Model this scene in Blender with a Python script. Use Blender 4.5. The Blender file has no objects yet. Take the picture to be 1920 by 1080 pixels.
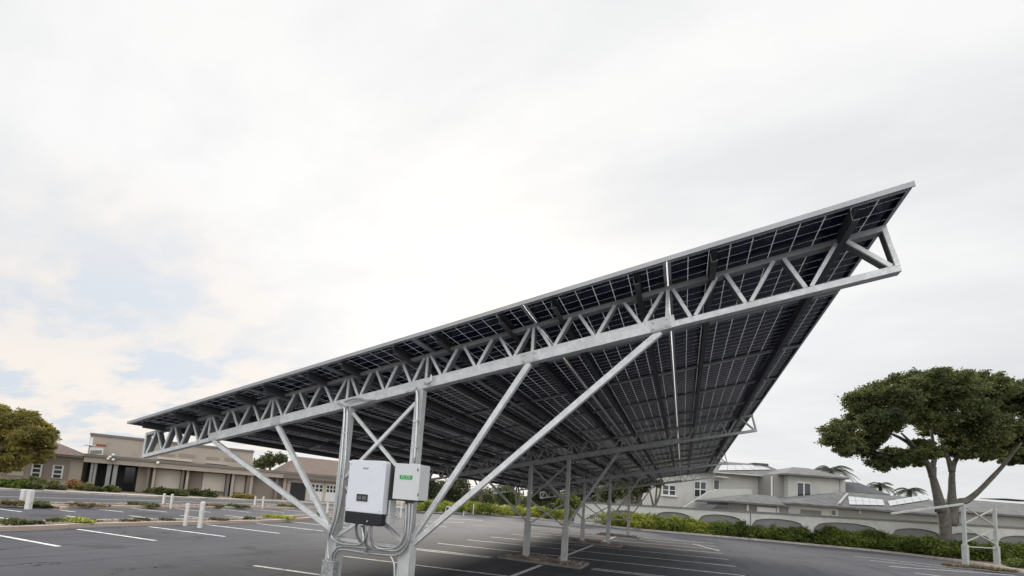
import bpy, math, random
import numpy as np
from mathutils import Vector, Matrix
R = math.radians
random.seed(7)
rng = np.random.default_rng(11)
scn = bpy.context.scene
col = scn.collection

# ------------------------------------------------------------------ camera
CAM = Vector((-0.362, -4.644, 1.6))
FW = Vector((-0.43553433, 0.89345999, 0.10972278)).normalized()
RT = Vector((0.89995235, 0.42948796, 0.07500573)).normalized()
UP = RT.cross(FW).normalized()
FPX, PX0, PY0 = 855.65, 869.73, 836.90
cd = bpy.data.cameras.new('camera')
cam = bpy.data.objects.new('camera', cd)
col.objects.link(cam)
cam.matrix_world = Matrix(((RT.x, UP.x, -FW.x, CAM.x), (RT.y, UP.y, -FW.y, CAM.y), (RT.z, UP.z, -FW.z, CAM.z), (0, 0, 0, 1)))
cd.sensor_width = 36
cd.lens = 36 * FPX / 1920
cd.shift_x = (960 - PX0) / 1920
cd.shift_y = (PY0 - 540) / 1920
cd.clip_start = 0.05
cd.clip_end = 6000
scn.camera = cam

# ------------------------------------------------------------------ sun, sky, exposure
SUN = Vector((-0.389, 0.842, 0.373)).normalized()
sun_el = math.asin(SUN.z)
sun_az = math.atan2(SUN.x, SUN.y)
sl = bpy.data.lights.new('sun', 'SUN')
sl.energy = 3.0
sl.angle = R(12)
sl.color = (1.0, 0.93, 0.82)
so = bpy.data.objects.new('sun', sl)
col.objects.link(so)
so.rotation_euler = SUN.to_track_quat('Z', 'Y').to_euler()

scn.view_settings.view_transform = 'Standard'
scn.view_settings.look = 'None'
scn.view_settings.exposure = 0.0
scn.view_settings.gamma = 1.0

SKY_BEHIND = 1.15
SKY_TOP = 2.6
wd = bpy.data.worlds.new('World')
scn.world = wd
wd.use_nodes = True
nt = wd.node_tree
nt.nodes.clear()
N = nt.nodes.new
L = nt.links.new


def math_node(tree, op, a, b=None, clamp=False):
    n = tree.nodes.new('ShaderNodeMath')
    n.operation = op
    n.use_clamp = clamp
    for i, v in enumerate((a, b)):
        if v is None:
            continue
        if isinstance(v, (int, float)):
            n.inputs[i].default_value = v
        else:
            tree.links.new(v, n.inputs[i])
    return n.outputs[0]


def ramp(tree, fac, stops):
    n = tree.nodes.new('ShaderNodeValToRGB')
    el = n.color_ramp.elements
    while len(el) < len(stops):
        el.new(0.5)
    for e, (p, c) in zip(el, stops):
        e.position = p
        e.color = (c, c, c, 1) if isinstance(c, (int, float)) else (c[0], c[1], c[2], 1)
    if fac is not None:
        tree.links.new(fac, n.inputs[0])
    return n.outputs[0]


def mixc(tree, fac, a, b, mode='MIX'):
    n = tree.nodes.new('ShaderNodeMix')
    n.data_type = 'RGBA'
    n.blend_type = mode
    for sock, v in ((n.inputs[0], fac), (n.inputs[6], a), (n.inputs[7], b)):
        if isinstance(v, (int, float)):
            sock.default_value = v
        elif isinstance(v, tuple):
            sock.default_value = (v[0], v[1], v[2], 1)
        else:
            tree.links.new(v, sock)
    return n.outputs[2]


tc = N('ShaderNodeTexCoord')
sky = N('ShaderNodeTexSky')
sky.sky_type = 'NISHITA'
sky.sun_disc = False
sky.sun_elevation = sun_el
sky.sun_rotation = sun_az
sky.air_density = 1.0
sky.dust_density = 2.0
sep = N('ShaderNodeSeparateXYZ')
L(tc.outputs['Generated'], sep.inputs[0])
# cloud layer coordinates: project the direction on a flat layer overhead
zc_ = math_node(nt, 'ADD', math_node(nt, 'MAXIMUM', sep.outputs[2], 0.0), 0.16)
cx_ = math_node(nt, 'DIVIDE', sep.outputs[0], zc_)
cy_ = math_node(nt, 'DIVIDE', sep.outputs[1], zc_)
cmb = N('ShaderNodeCombineXYZ')
L(cx_, cmb.inputs[0]); L(cy_, cmb.inputs[1])
mp = N('ShaderNodeMapping')
L(cmb.outputs[0], mp.inputs[0])
mp.inputs['Location'].default_value = (3.1, 1.7, 0)
mp.inputs['Rotation'].default_value = (0, 0, R(35))
mp.inputs['Scale'].default_value = (0.55, 1.0, 1)
n1 = N('ShaderNodeTexNoise')
n1.inputs['Scale'].default_value = 0.9
n1.inputs['Detail'].default_value = 7
n1.inputs['Roughness'].default_value = 0.55
n1.inputs['Distortion'].default_value = 0.4
L(mp.outputs[0], n1.inputs['Vector'])
n2 = N('ShaderNodeTexNoise')
n2.inputs['Scale'].default_value = 2.6
n2.inputs['Detail'].default_value = 8
n2.inputs['Roughness'].default_value = 0.6
L(mp.outputs[0], n2.inputs['Vector'])
# cover: open blue patches lie low to the left of the canopy
dotn = N('ShaderNodeVectorMath'); dotn.operation = 'DOT_PRODUCT'
L(tc.outputs['Generated'], dotn.inputs[0])
_a = Vector((-0.87, 0.44, 0.14)).normalized()
dotn.inputs[1].default_value = tuple(_a)
leftside = ramp(nt, dotn.outputs['Value'], [(0.93, 0.0), (0.99, 1.0)])
hole = math_node(nt, 'MULTIPLY', leftside, ramp(nt, n2.outputs['Fac'], [(0.44, 1.0), (0.58, 0.0)]))
soft = ramp(nt, math_node(nt, 'ADD', math_node(nt, 'MULTIPLY', n1.outputs['Fac'], 0.6), math_node(nt, 'MULTIPLY', n2.outputs['Fac'], 0.4)), [(0.40, 0.0), (0.58, 1.0)])
cloudcol = mixc(nt, soft, (0.79, 0.80, 0.815), (0.955, 0.952, 0.945))
low = ramp(nt, sep.outputs[2], [(0.0, 1.0), (0.45, 0.0)])
cloudcol = mixc(nt, math_node(nt, 'MULTIPLY', low, 0.55), cloudcol, (0.76, 0.785, 0.825))
warmn = ramp(nt, math_node(nt, 'MULTIPLY', leftside, ramp(nt, n1.outputs['Fac'], [(0.35, 0.25), (0.6, 1.0)])), [(0, 0.0), (1, 0.95)])
cloudcol = mixc(nt, warmn, cloudcol, (0.95, 0.87, 0.80))
cloudcol = mixc(nt, math_node(nt, 'MULTIPLY', hole, 0.78), cloudcol, (0.67, 0.755, 0.86))
bank = math_node(nt, 'MULTIPLY', leftside, ramp(nt, sep.outputs[2], [(0.02, 0.2), (0.09, 0.9), (0.17, 0.9), (0.25, 0.0)]))
bank = math_node(nt, 'MULTIPLY', bank, ramp(nt, n2.outputs['Fac'], [(0.44, 0.0), (0.55, 1.0)]))
cloudcol = mixc(nt, bank, cloudcol, (1.0, 0.92, 0.85))
# glow of the sun behind thin cloud
ds = N('ShaderNodeVectorMath'); ds.operation = 'DOT_PRODUCT'
L(tc.outputs['Generated'], ds.inputs[0]); ds.inputs[1].default_value = tuple(SUN)
sdot = math_node(nt, 'MAXIMUM', ds.outputs['Value'], 0.0)
glow = math_node(nt, 'ADD', math_node(nt, 'MULTIPLY', math_node(nt, 'POWER', sdot, 5.0), 0.075), math_node(nt, 'MULTIPLY', math_node(nt, 'POWER', sdot, 60.0), 0.2))
gcol = N('ShaderNodeVectorMath'); gcol.operation = 'SCALE'
gcol.inputs[0].default_value = (1.0, 0.95, 0.86)
L(glow, gcol.inputs['Scale'])
add = N('ShaderNodeVectorMath'); add.operation = 'ADD'
L(cloudcol, add.inputs[0]); L(gcol.outputs[0], add.inputs[1])
nearsun = math_node(nt, 'MULTIPLY', math_node(nt, 'POWER', sdot, 45.0), 0.7)
cloudwarm = mixc(nt, nearsun, add.outputs[0], (1.03, 0.97, 0.88))
cloudwarm = mixc(nt, math_node(nt, 'MULTIPLY', math_node(nt, 'POWER', sdot, 160.0), 0.9), cloudwarm, (1.25, 1.06, 0.86))
# boost added to unseen sky overhead and behind the viewer, as fill light
dv = N('ShaderNodeVectorMath'); dv.operation = 'DOT_PRODUCT'
L(tc.outputs['Generated'], dv.inputs[0]); dv.inputs[1].default_value = (0.42, -0.88, 0.22)
back = ramp(nt, dv.outputs['Value'], [(0.30, 0.0), (0.9, 1.0)])
topf = ramp(nt, sep.outputs[2], [(0.785, 0.0), (0.84, 0.22), (1.0, 1.0)])
bright = math_node(nt, 'ADD', ramp(nt, sep.outputs[2], [(0.10, 0.97), (0.5, 1.02)]), math_node(nt, 'ADD', math_node(nt, 'MULTIPLY', back, SKY_BEHIND), math_node(nt, 'MULTIPLY', topf, SKY_TOP)))
sc = N('ShaderNodeVectorMath'); sc.operation = 'SCALE'
L(cloudwarm, sc.inputs[0]); L(bright, sc.inputs['Scale'])
sc2 = N('ShaderNodeVectorMath'); sc2.operation = 'SCALE'
L(sc.outputs[0], sc2.inputs[0]); sc2.inputs['Scale'].default_value = 10.0
final = mixc(nt, 0.95, sky.outputs[0], sc2.outputs[0])
bg = N('ShaderNodeBackground'); bg.inputs['Strength'].default_value = 0.1
L(final, bg.inputs['Color'])
wo = N('ShaderNodeOutputWorld')
L(bg.outputs[0], wo.inputs[0])


# ------------------------------------------------------------------ survey helpers (photo measurements turned into world points)
def ray(x, y):
    return FW + RT * ((x - PX0) / FPX) - UP * ((y - PY0) / FPX)


def at_z(x, y, z=0.0):
    d = ray(x, y)
    return CAM + d * ((z - CAM.z) / d.z)


def at_y(x, y, Y):
    d = ray(x, y)
    return CAM + d * ((Y - CAM.y) / d.y)


FH = Vector((FW.x, FW.y, 0)).normalized()
RH = Vector((FH.y, -FH.x, 0))


def at_d(x, y, dist):
    d = ray(x, y)
    return CAM + d * (dist / d.dot(FH))


def dist_of(p):
    return (Vector(p) - CAM).dot(FH)


# ------------------------------------------------------------------ object helpers
def tag(o, label=None, cat=None, group=None, kind=None):
    if label: o['label'] = label
    if cat: o['category'] = cat
    if group: o['group'] = group
    if kind: o['kind'] = kind
    return o


def empty(name, loc, label=None, cat=None, group=None):
    o = bpy.data.objects.new(name, None)
    o.location = loc
    o.empty_display_size = 0.2
    col.objects.link(o)
    return tag(o, label, cat, group)


def setparent(o, p):
    if p is not None:
        o.parent = p
        mw = Matrix.Translation(world_loc(p))
        o.matrix_parent_inverse = mw.inverted()


def world_loc(p):
    # all parents are translated empties or meshes at the origin
    v = Vector(p.location)
    q = p.parent
    if q is not None:
        pass
    return v


class MB:
    """collects geometry in world coordinates, links it as one mesh object"""
    def __init__(self):
        self.v = []; self.f = []; self.m = []; self.uv = {}

    def add(self, vs, fs, mi=0):
        b = len(self.v)
        self.v += [tuple(p) for p in vs]
        self.f += [tuple(b + i for i in f) for f in fs]
        self.m += [mi] * len(fs)

    def box(self, a, b, mi=0):
        (x0, y0, z0), (x1, y1, z1) = a, b
        vs = [(x0, y0, z0), (x1, y0, z0), (x1, y1, z0), (x0, y1, z0), (x0, y0, z1), (x1, y0, z1), (x1, y1, z1), (x0, y1, z1)]
        self.add(vs, [(0, 3, 2, 1), (4, 5, 6, 7), (0, 1, 5, 4), (1, 2, 6, 5), (2, 3, 7, 6), (3, 0, 4, 7)], mi)

    def bar(self, p, q, w, h, side=(0, 1, 0), mi=0):
        """square bar from p to q: w across 'side', h in the remaining direction"""
        p, q = Vector(p), Vector(q)
        d = (q - p).normalized()
        s = Vector(side)
        s = (s - d * s.dot(d)).normalized()
        t = d.cross(s)
        vs = []
        for c in (p, q):
            for i, j in ((-1, -1), (1, -1), (1, 1), (-1, 1)):
                vs.append(c + s * (i * w / 2) + t * (j * h / 2))
        self.add(vs, [(0, 1, 2, 3), (7, 6, 5, 4), (0, 4, 5, 1), (1, 5, 6, 2), (2, 6, 7, 3), (3, 7, 4, 0)], mi)

    def prism(self, poly, ext, mi=0):
        """poly: list of points (planar), ext: extrusion vector"""
        n = len(poly)
        e = Vector(ext)
        vs = [Vector(p) for p in poly] + [Vector(p) + e for p in poly]
        fs = [tuple(range(n))[::-1], tuple(range(n, 2 * n))]
        for i in range(n):
            j = (i + 1) % n
            fs.append((i, j, n + j, n + i))
        self.add(vs, fs, mi)

    def tube(self, pts, r, n=8, mi=0, radii=None):
        pts = [Vector(p) for p in pts]
        rings = []
        up = Vector((0.13, 0.27, 0.95)).normalized()
        for i, p in enumerate(pts):
            a = pts[max(0, i - 1)]; b = pts[min(len(pts) - 1, i + 1)]
            d = (b - a).normalized()
            s = d.cross(up)
            if s.length < 0.15:
                s = d.cross(Vector((1, 0.1, 0)))
            s.normalize()
            if i and s.dot(prev) < 0: s = -s
            prev = s
            t = d.cross(s)
            rr = radii[i] if radii else r
            rings.append([p + (s * math.cos(2 * math.pi * k / n) + t * math.sin(2 * math.pi * k / n)) * rr for k in range(n)])
        vs = [v for rg in rings for v in rg]
        fs = []
        for i in range(len(pts) - 1):
            for k in range(n):
                a = i * n + k; b = i * n + (k + 1) % n
                fs.append((a, b, b + n, a + n))
        fs.append(tuple(range(n))[::-1])
        fs.append(tuple(range((len(pts) - 1) * n, len(pts) * n)))
        self.add(vs, fs, mi)

    def build(self, name, mats, parent=None, smooth=False, bevel=0.0, label=None, cat=None, group=None, kind=None, fixn=True):
        me = bpy.data.meshes.new(name)
        me.from_pydata(self.v, [], self.f)
        if not isinstance(mats, (list, tuple)): mats = [mats]
        for m in mats: me.materials.append(m)
        for p, mi in zip(me.polygons, self.m):
            p.material_index = mi
            p.use_smooth = smooth
        me.update()
        if fixn:
            import bmesh
            bm = bmesh.new(); bm.from_mesh(me)
            bmesh.ops.recalc_face_normals(bm, faces=bm.faces)
            bm.to_mesh(me); bm.free()
        o = bpy.data.objects.new(name, me)
        col.objects.link(o)
        setparent(o, parent)
        if bevel > 0:
            b = o.modifiers.new('bevel', 'BEVEL'); b.width = bevel; b.segments = 2; b.limit_method = 'ANGLE'
        return tag(o, label, cat, group, kind)


def smooth_path(pts, sub=6):
    """Catmull-Rom through the points"""
    P = [Vector(p) for p in pts]
    P = [P[0] * 2 - P[1]] + P + [P[-1] * 2 - P[-2]]
    out = []
    for i in range(1, len(P) - 2):
        for k in range(sub):
            t = k / sub
            a, b, c, d = P[i - 1], P[i], P[i + 1], P[i + 2]
            out.append(0.5 * ((2 * b) + (c - a) * t + (2 * a - 5 * b + 4 * c - d) * t * t + (-a + 3 * b - 3 * c + d) * t ** 3))
    out.append(P[-2])
    return out


# ------------------------------------------------------------------ materials
def base_mat(name, color, rough=0.6, metal=0.0, var=0.0, scale=6.0, color2=None, bump=0.0, bscale=30.0, spec=0.5, detail=5, stretch=None):
    m = bpy.data.materials.new(name)
    m.use_nodes = True
    t = m.node_tree
    b = t.nodes['Principled BSDF']
    b.inputs['Roughness'].default_value = rough
    b.inputs['Metallic'].default_value = metal
    b.inputs['Specular IOR Level'].default_value = spec
    tcn = t.nodes.new('ShaderNodeTexCoord')
    vec = tcn.outputs['Object']
    if stretch:
        mpn = t.nodes.new('ShaderNodeMapping')
        mpn.inputs['Scale'].default_value = stretch
        t.links.new(vec, mpn.inputs[0]); vec = mpn.outputs[0]
    no = t.nodes.new('ShaderNodeTexNoise')
    no.inputs['Scale'].default_value = scale
    no.inputs['Detail'].default_value = detail
    no.inputs['Roughness'].default_value = 0.6
    t.links.new(vec, no.inputs['Vector'])
    c2 = color2 or tuple(c * (1 - var) for c in color)
    f = ramp(t, no.outputs['Fac'], [(0.32, 0.0), (0.68, 1.0)])
    cc = mixc(t, f, tuple(c2), tuple(min(1, c * (1 + var * 0.6)) for c in color))
    t.links.new(cc, b.inputs['Base Color'])
    if bump:
        nb = t.nodes.new('ShaderNodeTexNoise')
        nb.inputs['Scale'].default_value = bscale
        nb.inputs['Detail'].default_value = 4
        t.links.new(tcn.outputs['Object'], nb.inputs['Vector'])
        bn = t.nodes.new('ShaderNodeBump')
        bn.inputs['Strength'].default_value = bump
        bn.inputs['Distance'].default_value = 0.02
        t.links.new(nb.outputs['Fac'], bn.inputs['Height'])
        t.links.new(bn.outputs[0], b.inputs['Normal'])
    return m


def leaf_mat(name, dark, light, trans=0.35, clump=0.8, fine=9.0):
    m = bpy.data.materials.new(name)
    m.use_nodes = True
    t = m.node_tree
    t.nodes.clear()
    out = t.nodes.new('ShaderNodeOutputMaterial')
    tcn = t.nodes.new('ShaderNodeTexCoord')
    a = t.nodes.new('ShaderNodeTexNoise'); a.inputs['Scale'].default_value = clump; a.inputs['Detail'].default_value = 3
    b = t.nodes.new('ShaderNodeTexNoise'); b.inputs['Scale'].default_value = fine; b.inputs['Detail'].default_value = 2
    t.links.new(tcn.outputs['Object'], a.inputs['Vector']); t.links.new(tcn.outputs['Object'], b.inputs['Vector'])
    s = math_node(t, 'ADD', math_node(t, 'MULTIPLY', a.outputs['Fac'], 0.6), math_node(t, 'MULTIPLY', b.outputs['Fac'], 0.4))
    f = ramp(t, s, [(0.38, 0.0), (0.62, 1.0)])
    c = mixc(t, f, dark, light)
    p = t.nodes.new('ShaderNodeBsdfPrincipled')
    p.inputs['Roughness'].default_value = 0.55
    p.inputs['Specular IOR Level'].default_value = 0.3
    t.links.new(c, p.inputs['Base Color'])
    tr = t.nodes.new('ShaderNodeBsdfTranslucent')
    c2 = mixc(t, 1.0, c, (1.0, 1.0, 0.45), 'MULTIPLY')
    t.links.new(c2, tr.inputs['Color'])
    mx = t.nodes.new('ShaderNodeMixShader'); mx.inputs[0].default_value = trans
    t.links.new(p.outputs[0], mx.inputs[1]); t.links.new(tr.outputs[0], mx.inputs[2])
    t.links.new(mx.outputs[0], out.inputs[0])
    return m


M = {}
M['steel'] = base_mat('galvanised_steel', (0.76, 0.765, 0.76), 0.42, 0.15, 0.16, 9, bump=0.05, bscale=60)
M['column'] = base_mat('painted_column_steel', (0.62, 0.63, 0.62), 0.5, 0.15, 0.12, 5, bump=0.04)
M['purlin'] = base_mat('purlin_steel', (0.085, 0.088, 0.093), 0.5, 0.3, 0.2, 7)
def spangle(m, scale, amt):
    t = m.node_tree; b = t.nodes['Principled BSDF']
    src = b.inputs['Base Color'].links[0].from_socket
    tcn = t.nodes.new('ShaderNodeTexCoord'); v = t.nodes.new('ShaderNodeTexVoronoi'); v.inputs['Scale'].default_value = scale
    t.links.new(tcn.outputs['Object'], v.inputs['Vector'])
    sp = t.nodes.new('ShaderNodeSeparateColor'); t.links.new(v.outputs['Color'], sp.inputs[0])
    t.links.new(mixc(t, math_node(t, 'MULTIPLY', sp.outputs[0], amt), src, (0.30, 0.31, 0.32)), b.inputs['Base Color'])
    t.links.new(ramp(t, sp.outputs[1], [(0, 0.32), (1, 0.58)]), b.inputs['Roughness'])


spangle(M['steel'], 38, 0.22)
spangle(M['column'], 30, 0.16)
M['chord_shade'] = base_mat('painted_shade_top_chord', (0.40, 0.405, 0.41), 0.5, 0.2, 0.16, 8)  # shadow on the recessed chord is painted into its colour
M['frame_grey'] = base_mat('grey_primed_steel', (0.40, 0.42, 0.40), 0.6, 0, 0.15, 5, bump=0.05)
M['steel_rear'] = base_mat('galvanised_steel_painted_shade', (0.44, 0.445, 0.44), 0.5, 0.1, 0.2, 8)  # same steel as the near frame, darkened to paint in shade
M['column_rear'] = base_mat('column_steel_painted_shade', (0.46, 0.465, 0.45), 0.55, 0.05, 0.15, 5)  # near column steel again, with shade put into the colour
M['web_shade'] = base_mat('painted_shade_web_sides', (0.17, 0.175, 0.18), 0.5, 0.2, 0.2, 8)  # dark tone paints shade on the web sides, steel as in front
M['trim'] = base_mat('edge_trim_aluminium', (0.34, 0.35, 0.36), 0.4, 0.3, 0.1, 3)
M['alu'] = base_mat('panel_frame_aluminium', (0.55, 0.56, 0.57), 0.35, 0.5, 0.08, 4)
M['conduit'] = base_mat('conduit_metal', (0.55, 0.56, 0.56), 0.3, 0.8, 0.15, 12)
M['white_paint'] = base_mat('white_post_paint', (0.66, 0.65, 0.62), 0.6, 0, 0.12, 9, bump=0.08)
M['inverter'] = base_mat('inverter_shell', (0.74, 0.76, 0.80), 0.35, 0, 0.03, 4)
M['black'] = base_mat('black_plastic', (0.012, 0.013, 0.016), 0.4, 0, 0.1, 8)
M['fin'] = base_mat('heat_sink_metal', (0.14, 0.145, 0.15), 0.5, 0.4, 0.15, 9)
M['boxgrey'] = base_mat('box_shell', (0.66, 0.67, 0.67), 0.45, 0, 0.04, 5)
M['green'] = base_mat('green_label', (0.02, 0.30, 0.07), 0.4, 0, 0.04, 5)
M['letter'] = base_mat('label_lettering', (0.45, 0.80, 0.50), 0.5)
M['screen'] = base_mat('screen_glass', (0.03, 0.032, 0.036), 0.15)
M['screen2'] = base_mat('screen_digits', (0.12, 0.125, 0.13), 0.3)
M['kerb'] = base_mat('kerb_concrete', (0.42, 0.38, 0.34), 0.85, 0, 0.25, 2.5, bump=0.3, bscale=25)
M['kerb_red'] = base_mat('kerb_worn_red', (0.36, 0.27, 0.235), 0.85, 0, 0.25, 0.6, color2=(0.42, 0.38, 0.32), bump=0.3, bscale=25)
M['fin_k'] = base_mat('dirty_island_edge', (0.20, 0.19, 0.18), 0.9, 0, 0.3, 4, bump=0.3)
M['line'] = base_mat('road_paint', (0.72, 0.72, 0.71), 0.7, 0, 0.25, 6, bump=0.1)
M['walltan'] = base_mat('tan_render', (0.40, 0.345, 0.29), 0.85, 0, 0.08, 0.7, bump=0.1)
M['walltan_dark'] = base_mat('brown_render', (0.28, 0.235, 0.20), 0.85, 0, 0.08, 0.7)
M['wallpale'] = base_mat('pale_tan_render', (0.58, 0.52, 0.45), 0.85, 0, 0.06, 0.7)
M['fascia'] = base_mat('fascia_board', (0.18, 0.16, 0.14), 0.7, 0, 0.1, 1)
M['rooftan'] = base_mat('brown_roof_tiles', (0.17, 0.125, 0.10), 0.8, 0, 0.2, 3, bump=0.4, bscale=8)
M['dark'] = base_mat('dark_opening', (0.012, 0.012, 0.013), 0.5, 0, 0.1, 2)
M['glass'] = base_mat('window_glass', (0.03, 0.035, 0.04), 0.08, 0, 0.2, 1)
M['frame_white'] = base_mat('white_window_frame', (0.72, 0.72, 0.70), 0.5, 0, 0.04, 5)
M['pillar'] = base_mat('grey_pillar', (0.30, 0.30, 0.29), 0.7, 0, 0.08, 3)
M['wallgrey'] = base_mat('pale_grey_render', (0.53, 0.525, 0.49), 0.85, 0, 0.12, 0.6, bump=0.08)
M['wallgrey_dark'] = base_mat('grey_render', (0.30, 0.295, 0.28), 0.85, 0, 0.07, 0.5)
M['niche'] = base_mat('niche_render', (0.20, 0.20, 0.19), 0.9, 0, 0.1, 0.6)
M['coping'] = base_mat('coping_stone', (0.17, 0.17, 0.155), 0.85, 0, 0.15, 1.5)
M['bark'] = base_mat('bark', (0.11, 0.095, 0.08), 0.9, 0, 0.45, 5, bump=0.7, bscale=14, stretch=(1, 1, 0.3))
M['barkpale'] = base_mat('pale_bark', (0.12, 0.11, 0.095), 0.9, 0, 0.4, 5, bump=0.5, bscale=14)
M['palmtrunk'] = base_mat('palm_trunk', (0.12, 0.10, 0.08), 0.9, 0, 0.4, 3, bump=0.6, bscale=10)
M['red'] = base_mat('red_cover', (0.32, 0.06, 0.04), 0.6, 0, 0.1, 3)
M['rock'] = base_mat('rubble_stone', (0.26, 0.20, 0.16), 0.9, 0, 0.6, 3.2, color2=(0.06, 0.05, 0.045), bump=0.4)
M['leaf_big'] = leaf_mat('leaf_dark_green', (0.030, 0.046, 0.016), (0.165, 0.18, 0.07), 0.35, 0.35, 4)
M['leaf_olive'] = leaf_mat('leaf_olive', (0.13, 0.12, 0.035), (0.34, 0.29, 0.10), 0.45, 0.5, 5)
M['leaf_hedge'] = leaf_mat('leaf_hedge_lime', (0.11, 0.15, 0.022), (0.42, 0.44, 0.09), 0.3, 0.55, 6)
M['leaf_hedge2'] = leaf_mat('leaf_hedge_green', (0.045, 0.07, 0.015), (0.17, 0.21, 0.04), 0.3, 0.5, 6)
M['leaf_bush'] = leaf_mat('leaf_bush', (0.06, 0.07, 0.035), (0.17, 0.185, 0.085), 0.3, 1.2, 8)
M['leaf_dry'] = leaf_mat('leaf_dry', (0.10, 0.08, 0.035), (0.25, 0.20, 0.11), 0.3, 1.2, 8)
M['leaf_flower'] = leaf_mat('leaf_orange_flower', (0.30, 0.14, 0.06), (0.50, 0.28, 0.16), 0.3, 2.2, 9)
M['leaf_gum'] = leaf_mat('leaf_gum', (0.035, 0.045, 0.025), (0.11, 0.12, 0.065), 0.3, 0.4, 4)
M['leaf_lime'] = leaf_mat('leaf_lime', (0.08, 0.11, 0.03), (0.17, 0.20, 0.06), 0.3, 0.6, 5)
M['leaf_palm'] = leaf_mat('leaf_palm', (0.02, 0.035, 0.02), (0.06, 0.075, 0.04), 0.25, 0.9, 6)


def asphalt():
    m = bpy.data.materials.new('asphalt')
    m.use_nodes = True
    t = m.node_tree
    b = t.nodes['Principled BSDF']
    tcn = t.nodes.new('ShaderNodeTexCoord')
    obj = tcn.outputs['Object']

    def noise(scale, det=5, st=None, rot=0, dist=0.0):
        v = obj
        if st:
            q = t.nodes.new('ShaderNodeMapping'); q.inputs['Scale'].default_value = st; q.inputs['Rotation'].default_value = (0, 0, rot)
            t.links.new(v, q.inputs[0]); v = q.outputs[0]
        n = t.nodes.new('ShaderNodeTexNoise'); n.inputs['Scale'].default_value = scale; n.inputs['Detail'].default_value = det
        n.inputs['Roughness'].default_value = 0.6; n.inputs['Distortion'].default_value = dist
        t.links.new(v, n.inputs['Vector'])
        return n.outputs['Fac']
    big = ramp(t, noise(0.22, 4), [(0.3, 0.0), (0.7, 1.0)])
    c = mixc(t, big, (0.054, 0.056, 0.067), (0.078, 0.080, 0.094))
    streak = ramp(t, noise(1.0, 5, (2.4, 0.14, 1), R(6), 0.5), [(0.55, 0.0), (0.66, 1.0)])
    c = mixc(t, math_node(t, 'MULTIPLY', streak, 0.6), c, (0.036, 0.036, 0.040))
    streak2 = ramp(t, noise(0.8, 6, (0.18, 3.2, 1), R(-4), 1.2), [(0.60, 0.0), (0.70, 1.0)])
    c = mixc(t, math_node(t, 'MULTIPLY', streak2, 0.35), c, (0.15, 0.148, 0.145))
    grain = ramp(t, noise(45, 3), [(0.3, 0.0), (0.7, 1.0)])
    c = mixc(t, math_node(t, 'MULTIPLY', grain, 0.25), c, (0.15, 0.15, 0.15))
    grit = ramp(t, noise(14, 6), [(0.60, 0.0), (0.70, 1.0)])
    c = mixc(t, math_node(t, 'MULTIPLY', grit, 0.4), c, (0.034, 0.034, 0.036))
    # hairline cracks
    vo = t.nodes.new('ShaderNodeTexVoronoi'); vo.feature = 'DISTANCE_TO_EDGE'; vo.inputs['Scale'].default_value = 0.24
    nv = t.nodes.new('ShaderNodeTexNoise'); nv.inputs['Scale'].default_value = 0.9; nv.inputs['Detail'].default_value = 6
    t.links.new(obj, nv.inputs['Vector'])
    mv = t.nodes.new('ShaderNodeVectorMath'); mv.operation = 'MULTIPLY_ADD'
    t.links.new(nv.outputs['Color'], mv.inputs[0]); mv.inputs[1].default_value = (1.6, 1.6, 0); t.links.new(obj, mv.inputs[2])
    t.links.new(mv.outputs[0], vo.inputs['Vector'])
    crack = ramp(t, vo.outputs['Distance'], [(0.0, 1.0), (0.006, 0.0)])
    crack = math_node(t, 'MULTIPLY', crack, ramp(t, noise(0.15, 2), [(0.48, 0.0), (0.6, 0.7)]))
    c = mixc(t, crack, c, (0.022, 0.022, 0.023))
    stain = ramp(t, noise(0.55, 3), [(0.57, 0.0), (0.64, 1.0)])
    c = mixc(t, math_node(t, 'MULTIPLY', stain, 0.5), c, (0.034, 0.034, 0.036))
    t.links.new(c, b.inputs['Base Color'])
    b.inputs['Roughness'].default_value = 0.85
    b.inputs['Specular IOR Level'].default_value = 0.12
    bn = t.nodes.new('ShaderNodeBump'); bn.inputs['Strength'].default_value = 0.35; bn.inputs['Distance'].default_value = 0.01
    t.links.new(noise(90, 3), bn.inputs['Height']); t.links.new(bn.outputs[0], b.inputs['Normal'])
    return m


M['asphalt'] = asphalt()
M['earth'] = base_mat('earth', (0.16, 0.125, 0.085), 0.95, 0, 0.4, 0.6, color2=(0.10, 0.105, 0.05), bump=0.5, bscale=6)
M['bed'] = base_mat('planting_bed', (0.20, 0.15, 0.11), 0.95, 0, 0.45, 2.2, color2=(0.10, 0.085, 0.05), bump=0.8, bscale=12)
M['hill'] = base_mat('hill_scrub', (0.12, 0.11, 0.07), 0.95, 0, 0.35, 0.06, color2=(0.07, 0.08, 0.04))
M['slab'] = base_mat('pale_pavement', (0.40, 0.37, 0.34), 0.85, 0, 0.12, 0.8, bump=0.1)
M['tiles'] = base_mat('grey_roof_tiles', (0.17, 0.168, 0.165), 0.8, 0, 0.35, 1.6, bump=0.6, bscale=7)
M['tiles_dark'] = base_mat('dark_roof_tiles', (0.085, 0.087, 0.09), 0.8, 0, 0.25, 2, bump=0.5, bscale=7)


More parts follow.
